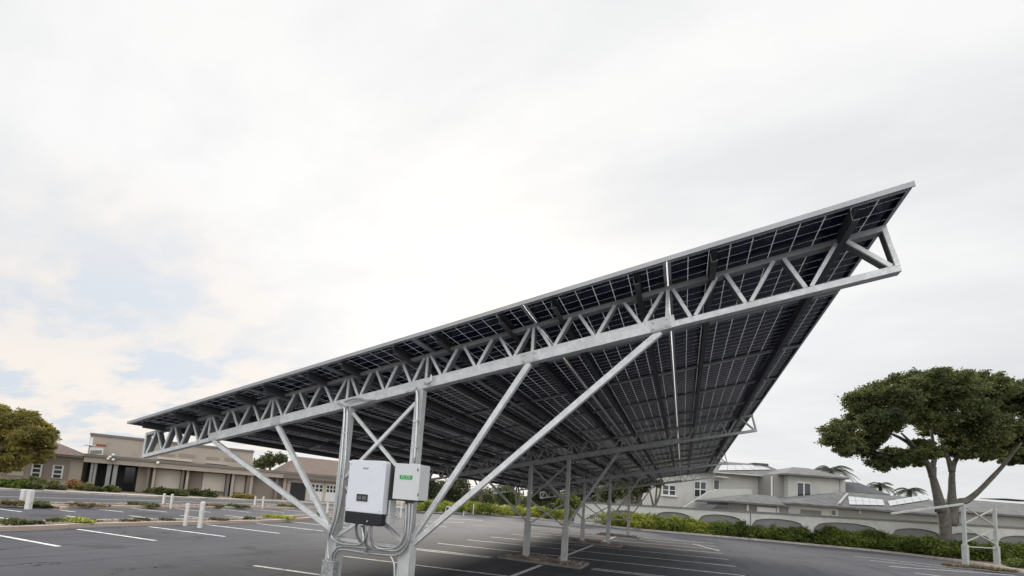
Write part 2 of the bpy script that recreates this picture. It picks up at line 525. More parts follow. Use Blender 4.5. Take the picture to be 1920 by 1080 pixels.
def pv_mat():
    m = bpy.data.materials.new('solar_cells')
    m.use_nodes = True
    t = m.node_tree
    t.nodes.clear()
    out = t.nodes.new('ShaderNodeOutputMaterial')
    uv = t.nodes.new('ShaderNodeUVMap')
    s = t.nodes.new('ShaderNodeSeparateXYZ'); t.links.new(uv.outputs[0], s.inputs[0])

    def edge(sock, w):
        fr = math_node(t, 'FRACT', sock)
        d = math_node(t, 'MINIMUM', fr, math_node(t, 'SUBTRACT', 1.0, fr))
        return math_node(t, 'LESS_THAN', d, w)
    e1 = edge(s.outputs[0], 0.023)
    e2 = edge(s.outputs[1], 0.019)
    e = math_node(t, 'MAXIMUM', e1, e2)
    # busbars: faint fine lines across each cell
    bb = math_node(t, 'MULTIPLY', edge(math_node(t, 'MULTIPLY', s.outputs[0], 5.0), 0.05), 0.03)
    tcn = t.nodes.new('ShaderNodeTexCoord')
    nn = t.nodes.new('ShaderNodeTexNoise'); nn.inputs['Scale'].default_value = 1.4
    t.links.new(tcn.outputs['Object'], nn.inputs['Vector'])
    cell = mixc(t, nn.outputs['Fac'], (0.004, 0.008, 0.034), (0.008, 0.013, 0.052))
    cell = mixc(t, bb, cell, (0.25, 0.25, 0.27))
    p = t.nodes.new('ShaderNodeBsdfPrincipled')
    t.links.new(cell, p.inputs['Base Color'])
    p.inputs['Roughness'].default_value = 0.22
    p.inputs['Specular IOR Level'].default_value = 0.25
    ln = t.nodes.new('ShaderNodeBsdfDiffuse'); ln.inputs['Color'].default_value = (0.8, 0.8, 0.8, 1)
    tr = t.nodes.new('ShaderNodeBsdfTranslucent'); tr.inputs['Color'].default_value = (0.85, 0.86, 0.88, 1)
    m1 = t.nodes.new('ShaderNodeMixShader'); m1.inputs[0].default_value = 0.5
    t.links.new(ln.outputs[0], m1.inputs[1]); t.links.new(tr.outputs[0], m1.inputs[2])
    m2 = t.nodes.new('ShaderNodeMixShader')
    t.links.new(e, m2.inputs[0]); t.links.new(p.outputs[0], m2.inputs[1]); t.links.new(m1.outputs[0], m2.inputs[2])
    t.links.new(m2.outputs[0], out.inputs[0])
    return m


M['pv'] = pv_mat()
M['pvtop'] = base_mat('roof_panel_glass', (0.80, 0.80, 0.80), 0.2, 0.85, 0.05, 2)


def wear(m, col2, scale, lo, hi):
    t = m.node_tree; b = t.nodes['Principled BSDF']
    src = b.inputs['Base Color'].links[0].from_socket
    tcn = t.nodes.new('ShaderNodeTexCoord'); n = t.nodes.new('ShaderNodeTexNoise')
    n.inputs['Scale'].default_value = scale; n.inputs['Detail'].default_value = 8; n.inputs['Roughness'].default_value = 0.75
    t.links.new(tcn.outputs['Object'], n.inputs['Vector'])
    t.links.new(mixc(t, ramp(t, n.outputs['Fac'], [(lo, 0.0), (hi, 1.0)]), src, col2), b.inputs['Base Color'])


def courses(m, col2, period, amt):
    t = m.node_tree; b = t.nodes['Principled BSDF']
    src = b.inputs['Base Color'].links[0].from_socket
    tcn = t.nodes.new('ShaderNodeTexCoord'); sx = t.nodes.new('ShaderNodeSeparateXYZ'); t.links.new(tcn.outputs['Object'], sx.inputs[0])
    fr = math_node(t, 'FRACT', math_node(t, 'MULTIPLY', sx.outputs[2], 1.0 / period))
    t.links.new(mixc(t, math_node(t, 'MULTIPLY', math_node(t, 'LESS_THAN', fr, 0.3), amt), src, col2), b.inputs['Base Color'])


wear(M['line'], (0.12, 0.12, 0.125), 7.0, 0.50, 0.66)
wear(M['white_paint'], (0.30, 0.27, 0.23), 5.0, 0.55, 0.75)
wear(M['wallgrey'], (0.36, 0.345, 0.31), 0.9, 0.52, 0.8)
wear(M['walltan'], (0.28, 0.24, 0.20), 0.8, 0.52, 0.8)
wear(M['kerb'], (0.18, 0.165, 0.15), 3.0, 0.5, 0.7)
courses(M['tiles'], (0.09, 0.09, 0.09), 0.16, 0.5)
courses(M['tiles_dark'], (0.05, 0.05, 0.05), 0.16, 0.5)
courses(M['rooftan'], (0.10, 0.075, 0.06), 0.16, 0.5)


# ------------------------------------------------------------------ foliage
def foliage(name, lobes, count, size, mat, parent=None, spread=0.62, clumps=30, squash=1.0, flat=0.0, seed=1, shell=0.55, **kw):
    """lobes: (centre, (rx, ry, rz)); leaves grouped in clumps through each lobe"""
    r = np.random.default_rng(seed)
    vol = np.array([(l[1][0] * l[1][1] * l[1][2]) ** 0.67 for l in lobes]); vol /= vol.sum()
    V = []
    for (c, rad), fr in zip(lobes, vol):
        n = int(count * fr)
        nc = max(4, int(clumps))
        d = r.normal(size=(nc, 3)); d /= np.linalg.norm(d, axis=1)[:, None]
        rr = shell + (1 - shell) * r.random(nc) ** 0.6
        cc = np.array(c) + d * rr[:, None] * np.array(rad) * 0.92
        k = r.integers(0, nc, n)
        mean = (rad[0] * rad[1] * rad[2]) ** (1 / 3)
        sp = mean * 1.1 / nc ** (1 / 3) * spread
        p = cc[k] + r.normal(size=(n, 3)) * sp * np.array([1, 1, 0.75])
        a = r.normal(size=(n, 3)); a /= np.linalg.norm(a, axis=1)[:, None]
        b = r.normal(size=(n, 3)); b[:, 2] += flat
        b -= a * (a * b).sum(1)[:, None]; b /= np.linalg.norm(b, axis=1)[:, None] + 1e-9
        s = size * (0.6 + 0.8 * r.random(n))[:, None]
        V.append(np.stack([p - a * s, p + b * s * 0.45, p + a * s, p - b * s * 0.45], 1))
    V = np.concatenate(V).reshape(-1, 3)
    low = kw.pop('floor', None)
    if low is not None:
        q = V.reshape(-1, 4, 3)
        keep = q[:, :, 2].min(1) > low
        V = q[keep].reshape(-1, 3)
    nf = len(V) // 4
    me = bpy.data.meshes.new(name)
    me.vertices.add(len(V)); me.vertices.foreach_set('co', V.ravel())
    me.loops.add(nf * 4); me.loops.foreach_set('vertex_index', np.arange(nf * 4))
    me.polygons.add(nf); me.polygons.foreach_set('loop_start', np.arange(nf) * 4); me.polygons.foreach_set('loop_total', np.full(nf, 4))
    me.materials.append(mat)
    me.update(); me.validate()
    o = bpy.data.objects.new(name, me); col.objects.link(o)
    setparent(o, parent)
    return tag(o, kw.get('label'), kw.get('cat'), kw.get('group'), kw.get('kind'))


# ================================================================== THE SETTING
g = MB()
g.box((-900, -900, -1.0), (900, 900, -0.03))
g.build('ground', M['earth'], kind='structure')

# kerb line round the car park (clockwise from far left to near right)
KERB = [(-38.5, -30), (-36.5, -10), (-34.8, 5), (-34.2, 9.5), (-31.9, 14), (-31.3, 18.5), (-29.8, 25), (-26.5, 31.5), (-23, 35.6), (-18.8, 37.4), (-12, 37.6), (-6.5, 36.2), (-3.4, 35.0), (0.38, 35.8),
        (4, 36.3), (7.3, 36.5), (10.6, 36.5), (12.6, 35.4), (13.9, 33.2), (14.6, 30.2), (14.4, 27.6), (14.3, 25.4), (15.5, 21.5), (20, 12), (30, -30)]
KP = [Vector((p.x, p.y, 0)) for p in smooth_path([(x, y, 0) for x, y in KERB], 5)]
a = MB()
n = len(KP)
a.add([(p.x, p.y, 0.0) for p in KP], [tuple(range(n))[::-1]])
cp = a.build('car_park', M['asphalt'], kind='structure', fixn=False)
for pl in cp.data.polygons:
    pl.flip() if pl.normal.z < 0 else None


def ribbon(mb, pts, w, z0, z1, mi=0, off=0.0):
    """kerb stone: closed box section swept along pts, lying to the left of travel by off"""
    P = [Vector((p[0], p[1], 0)) for p in pts]
    sec = []
    for i, p in enumerate(P):
        d = (P[min(i + 1, len(P) - 1)] - P[max(i - 1, 0)]).normalized()
        nrm = Vector((-d.y, d.x, 0))
        a_ = p + nrm * off; b_ = p + nrm * (off + w)
        sec.append((Vector((a_.x, a_.y, z0)), Vector((b_.x, b_.y, z0)), Vector((b_.x, b_.y, z1)), Vector((a_.x, a_.y, z1))))
    vs = [v for s in sec for v in s]
    fs = []
    for i in range(len(sec) - 1):
        for k in range(4):
            fs.append((i * 4 + k, i * 4 + (k + 1) % 4, i * 4 + 4 + (k + 1) % 4, i * 4 + 4 + k))
    fs.append((0, 1, 2, 3)); m_ = (len(sec) - 1) * 4; fs.append((m_, m_ + 1, m_ + 2, m_ + 3))
    mb.add(vs, fs, mi)


k = MB(); ribbon(k, KP, 0.16, -0.02, 0.13)
k.build('kerb', M['kerb'], kind='structure', bevel=0.015)
vb = MB()
ribbon(vb, KP, 5.0, -0.02, 0.085, off=0.16)
vb.build('verge', M['bed'], kind='structure')
# pale pavement strip in front of the left building
pv_ = MB()
ribbon(pv_, KP[2:44], 1.3, 0.0, 0.128, off=0.17)
pv_.build('pavement', M['slab'], kind='structure')

# distant rising ground
hb = MB()
hp = []
nx, ny = 60, 8
for j in range(ny):
    for i in range(nx):
        th = R(-75 + 125 * i / (nx - 1))
        rad = 75 + j * 38
        x = CAM.x + math.sin(th) * rad; y = CAM.y + math.cos(th) * rad
        left = 1.0 / (1 + math.exp((th + 0.32) * 9))
        z = (j / (ny - 1)) ** 0.8 * (3.0 + 5.0 * left) * (0.8 + 0.25 * math.sin(i * 0.55) + 0.12 * math.sin(i * 1.7 + j)) - 0.3
        hp.append((x, y, z))
hb.add(hp, [(j * nx + i, j * nx + i + 1, (j + 1) * nx + i + 1, (j + 1) * nx + i) for j in range(ny - 1) for i in range(nx - 1)])
hb.build('hills', M['hill'], smooth=True, kind='structure')

# ------------------------------------------------------------------ planting strips in the left car park
SA = [(-14.3, -8), (-14.5, 0.4), (-14.85, 2.1), (-15.0, 4.0), (-15.0, 8.0), (-15.6, 10.6), (-16.3, 12.8), (-16.4, 15.4), (-16.4, 19.4)]
SB = [(-22.9, -8), (-22.6, 3.2), (-22.5, 4.0), (-22.2, 5.7), (-22.3, 9.0), (-22.7, 14.4), (-22.6, 19.5), (-22.4, 24.0)]


def strip(pts, w, name):
    P = smooth_path([(x, y, 0) for x, y in pts], 5)
    b = MB(); ribbon(b, P, w - 0.3, 0.0, 0.10, off=0.15)
    b.build('planting_bed', M['bed'], kind='structure')
    e = MB(); ribbon(e, P, 0.15, 0.0, 0.12, off=0.0); ribbon(e, P, 0.15, 0.0, 0.12, off=w - 0.15)
    P0, P1 = P[0], P[-1]
    e.box((P1.x - w, P1.y, 0), (P1.x, P1.y + 0.15, 0.122))
    e.build('strip_kerb', M['kerb_red'], kind='structure', bevel=0.015)


strip(SA, 1.15, 'a')
strip(SB, 1.6, 'b')

def stones(pts, w, n_, label, seed):
    r = random.Random(seed); s_ = MB()
    P = smooth_path([(x, y, 0) for x, y in pts], 5)
    for i in range(n_):
        k_ = r.randrange(len(P) - 1); t = r.random(); p = P[k_] * (1 - t) + P[k_ + 1] * t
        cx, cy = p.x - r.uniform(.2, w - .2), p.y
        r_ = r.uniform(0.02, 0.07)
        vs = []
        for (u, v, w_) in ((1, 0, 0), (-1, 0, 0), (0, 1, 0), (0, -1, 0), (0, 0, 1), (0, 0, -1)):
            q_ = Vector((u, v, w_)) * r_ * r.uniform(0.6, 1.25); q_.rotate(Matrix.Rotation(cx * 40, 3, 'Z'))
            vs.append((cx + q_.x, cy + q_.y, 0.11 + q_.z * 0.7))
        s_.add(vs, [(0, 2, 4), (2, 1, 4), (1, 3, 4), (3, 0, 4), (2, 0, 5), (1, 2, 5), (3, 1, 5), (0, 3, 5)])
    s_.build('gravel', M['rock'], kind='stuff', label=label, cat='gravel')


stones(SA, 1.15, 2600, 'scattered brown stones on the near planting strip', 3)
stones(SB, 1.6, 2000, 'scattered brown stones on the far planting strip', 4)

# rubble islands round the columns
C1, C2 = -4.334, -3.255
SP = 8.022


def island(yc):
    b = MB()
    b.box((-4.85, yc - 0.6, 0.0), (-2.75, yc + 0.45, 0.05))
    b.build('rubble_bed', M['bed'], kind='structure')
    e = MB()
    x0, x1, y0, y1 = -4.85, -2.75, yc - 0.6, yc + 0.45
    e.box((x0 - 0.07, y0 - 0.07, 0), (x1 + 0.07, y0, 0.065)); e.box((x0 - 0.07, y1, 0), (x1 + 0.07, y1 + 0.07, 0.065))
    e.box((x0 - 0.07, y0, 0), (x0, y1, 0.064)); e.box((x1, y0, 0), (x1 + 0.07, y1, 0.064))
    e.build('island_kerb', M['fin_k'], kind='structure')
    s = MB()
    for i in range(420):
        cx, cy = random.uniform(x0 + .05, x1 - .05), random.uniform(y0 + .05, y1 - .05)
        r_ = random.uniform(0.03, 0.085)
        vs = []
        for (u, v, w) in ((1, 0, 0), (-1, 0, 0), (0, 1, 0), (0, -1, 0), (0, 0, 1), (0, 0, -1)):
            q = Vector((u, v, w)) * r_ * random.uniform(0.6, 1.25)
            q.rotate(Matrix.Rotation(cx * 40, 3, 'Z')); q.rotate(Matrix.Rotation(cy * 9, 3, 'X'))
            vs.append((cx + q.x, cy + q.y, 0.065 + q.z * 0.8))
        s.add(vs, [(0, 2, 4), (2, 1, 4), (1, 3, 4), (3, 0, 4), (2, 0, 5), (1, 2, 5), (3, 1, 5), (0, 3, 5)])
    return s


for kk, lab in ((0, 'brown rubble stones round the columns under the inverter'), (1, 'brown rubble stones round the second pair of columns'), (2, 'brown rubble stones round the third pair of columns'), (3, 'brown rubble stones round the farthest pair of columns')):
    island(kk * SP).build('rubble', M['rock'], kind='stuff', label=lab, cat='rubble')

# ------------------------------------------------------------------ painted lines
ln = MB()


def gline(p, q, w=0.10, z=0.004):
    p, q = Vector((p[0], p[1], 0)), Vector((q[0], q[1], 0))
    d = (q - p).normalized(); s = Vector((-d.y, d.x, 0)) * w / 2
    ln.add([Vector((v.x, v.y, z)) for v in (p - s, q - s, q + s, p + s)], [(0, 1, 2, 3)])


def gl(a_, b_, w=0.10):
    gline(at_z(*a_), at_z(*b_), w)


# bays under the canopy, drawn slightly askew of the frames
for yl, yr in ((-3.3, -1.8), (-0.75, 0.6), (1.7, 3.2), (4.05, 5.6), (6.72, 8.25), (6.98, 8.51), (8.98, 10.63), (11.3, 13.14), (13.62, 15.69), (16.4, 18.52), (18.6, 20.9), (20.9, 23.3), (23.4, 25.9)):
    cut = None
    p, q = (-7.7, yl), (1.22, yr)

    def at(x): return (x, yl + (yr - yl) * (x + 7.7) / 8.92)
    yc = at(-3.7)[1]
    hit = [kk for kk in range(4) if kk * SP - 0.9 < at(-5.0)[1] < kk * SP + 0.7 or kk * SP - 0.9 < at(-2.5)[1] < kk * SP + 0.7]
    if hit:
        gline(p, at(-5.09)); gline(at(-2.46), q)
    else:
        gline(p, q)
for y0, y1 in ((0.65, 7.18), (8.7, 15.2), (16.7, 23.2)):
    gline((-3.56 - y0 * 0.011, y0), (-3.56 - y1 * 0.011, y1), 0.11)
# bays of the left car park
for a_, b_ in (((-13.9, -0.9), (-11.5, -0.7)), ((-14.35, 0.12), (-11.64, 0.32)), ((-14.62, 1.97), (-11.74, 2.27)), ((-14.8, 3.87), (-11.86, 4.2)), ((-14.98, 5.85), (-11.95, 6.22)), ((-14.98, 7.9), (-12.0, 8.25)),
               ((-15.4, 9.95), (-12.4, 10.3)), ((-15.9, 12.0), (-12.9, 12.4)), ((-16.3, 14.1), (-13.3, 14.5))):
    gline(a_, b_, 0.10)
for y in (-0.3, 1.65, 3.5, 5.4, 7.3, 9.3, 11.4, 13.5):
    gline((-16.1 if y < 9 else -16.9, y + 0.15), (-18.6, y - 0.05), 0.10)
for y in (0.9, 2.6, 4.1, 5.7, 7.4, 9.4, 11.6, 13.8, 16.0, 18.2):
    gline((-22.3, y), (-20.2, y + 0.3), 0.10)
for y in (3.0, 5.0, 7.0, 9.2, 11.5, 13.8, 16.2):
    gline((-24.0, y), (-26.2, y - 0.2), 0.10)
gline((-29.2, 4.0), (-27.4, 22.0), 0.12)
# bays on the right and in the far middle
for a_, b_ in (((1600, 1043), (1775, 1062)), ((1632, 1051), (1826, 1071)), ((1668, 1062), (1905, 1079)), ((1716, 1075), (1800, 1084)), ((790, 977), (870, 980)), ((835, 972), (905, 976)), ((760, 983), (838, 988)), ((1300, 1020), (1349, 1033))):
    gl(a_, b_, 0.10)
# sealed cracks wandering over the tarmac
cr = MB()
rc_ = random.Random(12)
for pts in (((60, 1061), (120, 1055), (283, 1040), (480, 1025), (600, 1012)), ((104, 1022), (220, 1017), (352, 1012), (470, 1010)), ((0, 1030), (45, 1026), (90, 1019)), ((330, 1082), (400, 1072), (480, 1064), (600, 1058)),
            ((0, 1062), (60, 1056), (110, 1055)), ((1475, 1033), (1520, 1055), (1590, 1085)), ((1430, 1022), (1540, 1033), (1660, 1070)), ((200, 1078), (260, 1066), (330, 1060)), ((880, 985), (1000, 990), (1080, 1003)), ((1560, 1050), (1640, 1066), (1700, 1083))):
    P = smooth_path([at_z(x, y) for x, y in pts], 14)
    P = [Vector((p.x + rc_.gauss(0, .03), p.y + rc_.gauss(0, .03), 0)) for p in P]
    for i in range(len(P) - 1):
        a_, b_ = P[i], P[i + 1]
        d_ = (b_ - a_).normalized(); s_ = Vector((-d_.y, d_.x, 0)); w0, w1 = [0.016 + .012 * math.sin(7 * k_) for k_ in (i, i + 1)]
        cr.add([Vector((v.x, v.y, 0.002)) for v in (a_ - s_ * w0, a_ + s_ * w0, b_ + s_ * w1, b_ - s_ * w1)], [(0, 3, 2, 1)])
cr.build('crack_sealant', base_mat('bitumen_sealant', (0.022, 0.022, 0.024), 0.6, 0, 0.3, 5), kind='structure', fixn=False)
ln.build('road_markings', M['line'], kind='structure', fixn=False)

# ================================================================== THE CARPORT
ZC, SL = 3.4767, 0.185
UL, UR = -8.656, 1.177
ch = lambda u: ZC + SL * u
TH = 0.375          # chord to chord
ROOFZ = 0.43       # underside of panels above the bottom chord line
carport = empty('solar_carport', ((C1 + C2) / 2, 1.5 * SP, 0), 'long tilted solar canopy of dark panels on four grey steel truss frames', 'carport')
SN = Vector((-SL, 0, 1)).normalized()
SD = Vector((1, 0, SL)).normalized()


def up_(u, dz, y=0.0):
    return Vector((u, y, ch(u) + dz))


VERT = [-7.02, -5.70, -4.36, -3.18, -1.87, -0.54]


def make_bent(y):
    """one frame at Y=y: returns nothing, links parts"""
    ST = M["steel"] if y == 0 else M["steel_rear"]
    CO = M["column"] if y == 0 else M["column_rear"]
    b = MB()
    b.bar(up_(UL, 0.0, y), up_(-6.9, 0.0, y), 0.09, 0.06)
    b.bar(up_(-0.55, 0.0, y), up_(UR, 0.0, y), 0.09, 0.06)
    b.bar(up_(-6.98, 0.03, y), up_(-0.47, 0.03, y), 0.10, 0.125)
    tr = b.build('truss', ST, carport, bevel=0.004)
    t = MB()
    t.bar(up_(UL, TH, y), up_(UR - 0.08, TH, y), 0.09, 0.05)
    t.build('top_chord', M['chord_shade'], tr, bevel=0.004)

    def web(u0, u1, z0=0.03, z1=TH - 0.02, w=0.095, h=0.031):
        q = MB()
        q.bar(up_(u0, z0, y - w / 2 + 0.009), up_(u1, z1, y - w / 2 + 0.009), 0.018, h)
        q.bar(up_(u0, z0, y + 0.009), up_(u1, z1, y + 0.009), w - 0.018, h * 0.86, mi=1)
        q.build('web_member', [ST, M['web_shade']], tr)
    for u in VERT:
        web(u, u, 0.08, TH - 0.02)
    for i in range(5):
        a0, a1 = VERT[i], VERT[i + 1]
        s = (a1 - a0) / 6
        for j in range(3):
            web(a0 + s * (2 * j + 1) - 0.02, a0 + s * 2 * j + 0.045, 0.09)
            web(a0 + s * (2 * j + 1) + 0.02, a0 + s * (2 * j + 2) - 0.045, 0.09)
    # right cantilever
    s = 0.222
    a0 = VERT[-1]
    for j in range(3):
        web(a0 + s * (2 * j + 1) - 0.02, a0 + s * 2 * j + 0.045, 0.03)
        web(a0 + s * (2 * j + 1) + 0.02, a0 + s * (2 * j + 2) - 0.03, 0.03)
    web(UR - 0.06, a0 + s * 6 + 0.04, 0.03)
    web(UR - 0.02, UR - 0.10, 0.02, TH)
    # left cantilever
    a0 = VERT[0]
    for j in range(3):
        web(a0 - s * (2 * j + 1) + 0.02, a0 - s * 2 * j - 0.045, 0.03)
        web(a0 - s * (2 * j + 1) - 0.02, a0 - s * (2 * j + 2) + 0.03, 0.03)
    web(UL + 0.1, a0 - s * 6 - 0.03, 0.03)
    web(UL + 0.02, UL + 0.02, 0.0, TH)
    for c in (C1, C2):
        q = MB()
        q.box((c - 0.05, y - 0.05, 0.9), (c + 0.05, y + 0.05, ch(c) - 0.03))
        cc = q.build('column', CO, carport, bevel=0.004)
        q = MB()
        q.box((c - 0.078, y - 0.078, 0.0), (c + 0.078, y + 0.078, 0.985))
        q.build('sleeve', CO, cc, bevel=0.005)
        q = MB()
        q.box((c - 0.14, y - 0.14, 0.0), (c + 0.14, y + 0.14, 0.09))
        q.build('base_plate', CO, cc, bevel=0.004)
    for c, us, sgn in ((C1, (-6.9, -5.60), -1), (C2, (-1.9, -0.6), 1)) if y == 0 else ((C1, (-5.9,), -1), (C2, (-1.95,), 1)):
        for i, u in enumerate(us):
            q = MB()
            q.bar((c + sgn * 0.05, y - 0.015 + 0.02 * i, 1.0 + 0.06 * (1 - i)), up_(u, -0.035, y - 0.015 + 0.02 * i), 0.06, 0.062)
            q.build('knee_brace', ST, carport, bevel=0.003)
    for c, us in ((C1, (-6.9, -5.60)), (C2, (-1.9, -0.6))) if y == 0 else ((C1, (-5.9,)), (C2, (-1.95,))):
        for u in us:
            q = MB(); q.bar(up_(u - 0.09, 0.03, y - 0.054), up_(u + 0.09, 0.03, y - 0.054), 0.008, 0.10)
            for k_ in (-0.06, 0.06):
                for zz in (0.0, 0.06):
                    b_ = up_(u + k_, zz, y); q.tube([(b_.x, y - 0.068, b_.z), (b_.x, y - 0.055, b_.z)], 0.011, 6)
            q.build('gusset_plate', CO, carport)
        q = MB(); q.box((c - 0.062, y - 0.079, 0.93), (c + 0.062, y - 0.048, 1.13))
        for k_ in (-0.035, 0.035):
            for zz in (1.01, 1.09):
                q.tube([(c + k_, y - 0.090, zz), (c + k_, y - 0.078, zz)], 0.010, 6)
        q.build('gusset_plate', CO, carport)
    for z0, z1 in ((1.72, 2.58), (1.0, 1.62)):
        for i, (xa, xb) in enumerate(((C1, C2), (C2, C1))):
            q = MB()
            q.bar((xa + (0.05 if xa < xb else -0.05), y + 0.022 * (1 if i else -1), z0), (xb - (0.05 if xa < xb else -0.05), y + 0.022 * (1 if i else -1), z1 + (0.1 if i == 0 and z0 > 1.5 else 0)), 0.036, 0.04)
            q.build('cross_brace', ST, carport)
    q = MB(); q.bar((C1 + 0.05, y, 0.955), (C2 - 0.05, y, 0.955), 0.04, 0.04); q.build('tie_bar', ST, carport)


for i in range(4):
    make_bent(i * SP)

Y0 = -0.457
ROWS, PITCH = 14, 1.772
Y1 = Y0 + ROWS * PITCH
SEAM = [-8.397, -7.06, -5.76, -4.45, -3.15, -1.86, -0.54, 1.12]
# purlins: folded channels running the length of the canopy
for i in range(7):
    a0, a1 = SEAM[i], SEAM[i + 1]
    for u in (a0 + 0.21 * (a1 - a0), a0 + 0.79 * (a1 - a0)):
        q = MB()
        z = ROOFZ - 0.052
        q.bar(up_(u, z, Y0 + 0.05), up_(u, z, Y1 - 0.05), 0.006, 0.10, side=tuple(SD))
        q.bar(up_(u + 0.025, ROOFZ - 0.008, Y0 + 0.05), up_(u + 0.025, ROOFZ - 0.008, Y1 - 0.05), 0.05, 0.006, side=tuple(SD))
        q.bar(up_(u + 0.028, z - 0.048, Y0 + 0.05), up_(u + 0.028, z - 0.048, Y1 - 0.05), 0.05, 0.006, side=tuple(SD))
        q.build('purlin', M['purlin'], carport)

# solar panels
for i in range(7):
    a0, a1 = SEAM[i] + 0.007, SEAM[i + 1] - 0.007
    nu = 10 if i == 6 else 8
    me0 = fr0 = None
    for r_ in range(ROWS):
        if me0 is None:
            me = bpy.data.meshes.new('solar_panel')
            w2 = PITCH - 0.016
            z = 0.028
            vs = [(a0, 0, ch(a0) + ROOFZ + z), (a1, 0, ch(a1) + ROOFZ + z), (a1, w2, ch(a1) + ROOFZ + z), (a0, w2, ch(a0) + ROOFZ + z)]
            vs += [(x, y, zz + 0.006) for x, y, zz in vs]
            me.from_pydata(vs, [], [(0, 3, 2, 1), (4, 5, 6, 7), (0, 1, 5, 4), (1, 2, 6, 5), (2, 3, 7, 6), (3, 0, 4, 7)])
            uvl = me.uv_layers.new(name='UVMap')
            for lp in me.loops:
                v = me.vertices[lp.vertex_index].co
                uvl.data[lp.index].uv = ((v.x - a0) / (a1 - a0) * nu, v.y / w2 * 12)
            me.materials.append(M['pv'])
            f = MB()
            lip = 0.026
            zz0, zz1 = 0.0, 0.042

            def fb(u0, u1, y0, y1, z0, z1):
                vs_ = []
                for zq in (z0, z1):
                    for (u, y) in ((u0, y0), (u1, y0), (u1, y1), (u0, y1)):
                        vs_.append((u, y, ch(u) + ROOFZ + zq))
                f.add(vs_, [(0, 3, 2, 1), (4, 5, 6, 7), (0, 1, 5, 4), (1, 2, 6, 5), (2, 3, 7, 6), (3, 0, 4, 7)])
            t_ = 0.006
            fb(a0, a1, -0.001, t_, zz0 + .001, zz1); fb(a0, a1, w2 - t_, w2 + 0.001, zz0 + .001, zz1)
            fb(a0 - 0.001, a0 + t_, t_, w2 - t_, zz0 + .001, zz1); fb(a1 - t_, a1 + 0.001, t_, w2 - t_, zz0 + .001, zz1)
            fb(a0, a1, 0, lip, zz0 - 0.002, zz0); fb(a0, a1, w2 - lip, w2, zz0 - 0.002, zz0)
            fb(a0, a0 + lip, lip, w2 - lip, zz0 - 0.002, zz0); fb(a1 - lip, a1, lip, w2 - lip, zz0 - 0.002, zz0)
            me0 = me
        o = bpy.data.objects.new('solar_panel', me0)
        o.location = (0, Y0 + r_ * PITCH, 0)
        col.objects.link(o)
        o.parent = carport
        o.matrix_parent_inverse = Matrix.Translation(carport.location).inverted()
        if fr0 is None:
            fo = f.build('frame', M['alu'])
            fr0 = fo.data
        else:
            fo = bpy.data.objects.new('frame', fr0); col.objects.link(fo)
        fo.parent = o
# front edge trim and seam clips on the near edge
q = MB()
q.bar(up_(SEAM[0] - 0.02, ROOFZ + 0.022, Y0 - 0.012), up_(SEAM[-1] + 0.004, ROOFZ + 0.022, Y0 - 0.012), 0.012, 0.042)
q.build('edge_trim', M['trim'], carport)
for i in range(1, 7):
    q = MB()
    u = SEAM[i]
    q.bar(up_(u - 0.02, ROOFZ - 0.006, Y0), up_(u - 0.02, ROOFZ - 0.006, Y1), 0.012, 0.006, side=tuple(SD))
    q.bar(up_(u + 0.02, ROOFZ - 0.006, Y0), up_(u + 0.02, ROOFZ - 0.006, Y1), 0.012, 0.006, side=tuple(SD))
    q.build('seam_strip', M['alu'], carport)

# ------------------------------------------------------------------ inverter and box on the near frame
def rounded_rect(x0, x1, z0, z1, r, seg=5, corners=(1, 1, 1, 1)):
    pts = []
    for k_, (cx, cz, a0) in enumerate(((x1 - r, z1 - r, 0), (x0 + r, z1 - r, 90), (x0 + r, z0 + r, 180), (x1 - r, z0 + r, 270))):
        if corners[k_]:
            for s in range(seg + 1):
                t = R(a0 + 90 * s / seg)
                pts.append((cx + r * math.cos(t), cz + r * math.sin(t)))
        else:
            pts.append(((x1, x0, x0, x1)[k_], (z1, z1, z0, z0)[k_]))
    return pts


YI = -0.36
tl, br = at_y(655, 865, YI), at_y(716, 985, YI)
ix0, ix1 = at_y(649, 935, YI).x, at_y(719, 925, YI).x
iz1, iz0 = at_y(688, 863, YI).z, at_y(680, 984, YI).z
izs = at_y(682, 961.5, YI).z
inv = empty('inverter', ((ix0 + ix1) / 2, -0.2, iz0), 'white wall inverter with black base and small screen between the near columns', 'inverter')
q = MB()
q.prism([(x, YI, z) for x, z in rounded_rect(ix0, ix1, izs, iz1, 0.035, corners=(1, 1, 0, 0))], (0, 0.10, 0))
q.build('front_cover', M['inverter'], inv, bevel=0.008)
q = MB()
q.prism([(x, YI + 0.004, z) for x, z in rounded_rect(ix0 + 0.002, ix1 - 0.002, iz0, izs - 0.002, 0.03, corners=(0, 0, 1, 1))], (0, 0.095, 0))
q.build('base_cover', M['black'], inv, bevel=0.006)
q = MB()
q.box((ix0 + 0.03, YI + 0.10, iz0 + 0.12), (ix1 + 0.0, -0.10, iz1 - 0.045))
for kx in range(7):
    zz = iz1 - 0.08 - kx * 0.03
    q.box((ix1, YI + 0.11, zz), (ix1 + 0.012, -0.11, zz + 0.014))
q.build('heat_sink', M['fin'], inv, bevel=0.004)
sx0, sx1 = at_y(669, 932, YI).x, at_y(690, 932, YI).x
sz1, sz0 = at_y(680, 926.5, YI).z, at_y(680, 940, YI).z
q = MB()
q.prism([(x, YI - 0.003, z) for x, z in rounded_rect(sx0 - 0.010, sx1 + 0.010, sz0 - 0.010, sz1 + 0.010, 0.014)], (0, 0.004, 0))
q.build('screen_bezel', M['frame_white'], inv)
q = MB()
q.prism([(x, YI - 0.006, z) for x, z in rounded_rect(sx0, sx1, sz0, sz1, 0.010)], (0, 0.004, 0))
scr = q.build('screen', M['screen'], inv)
q = MB()
w_ = sx1 - sx0; h_ = sz1 - sz0
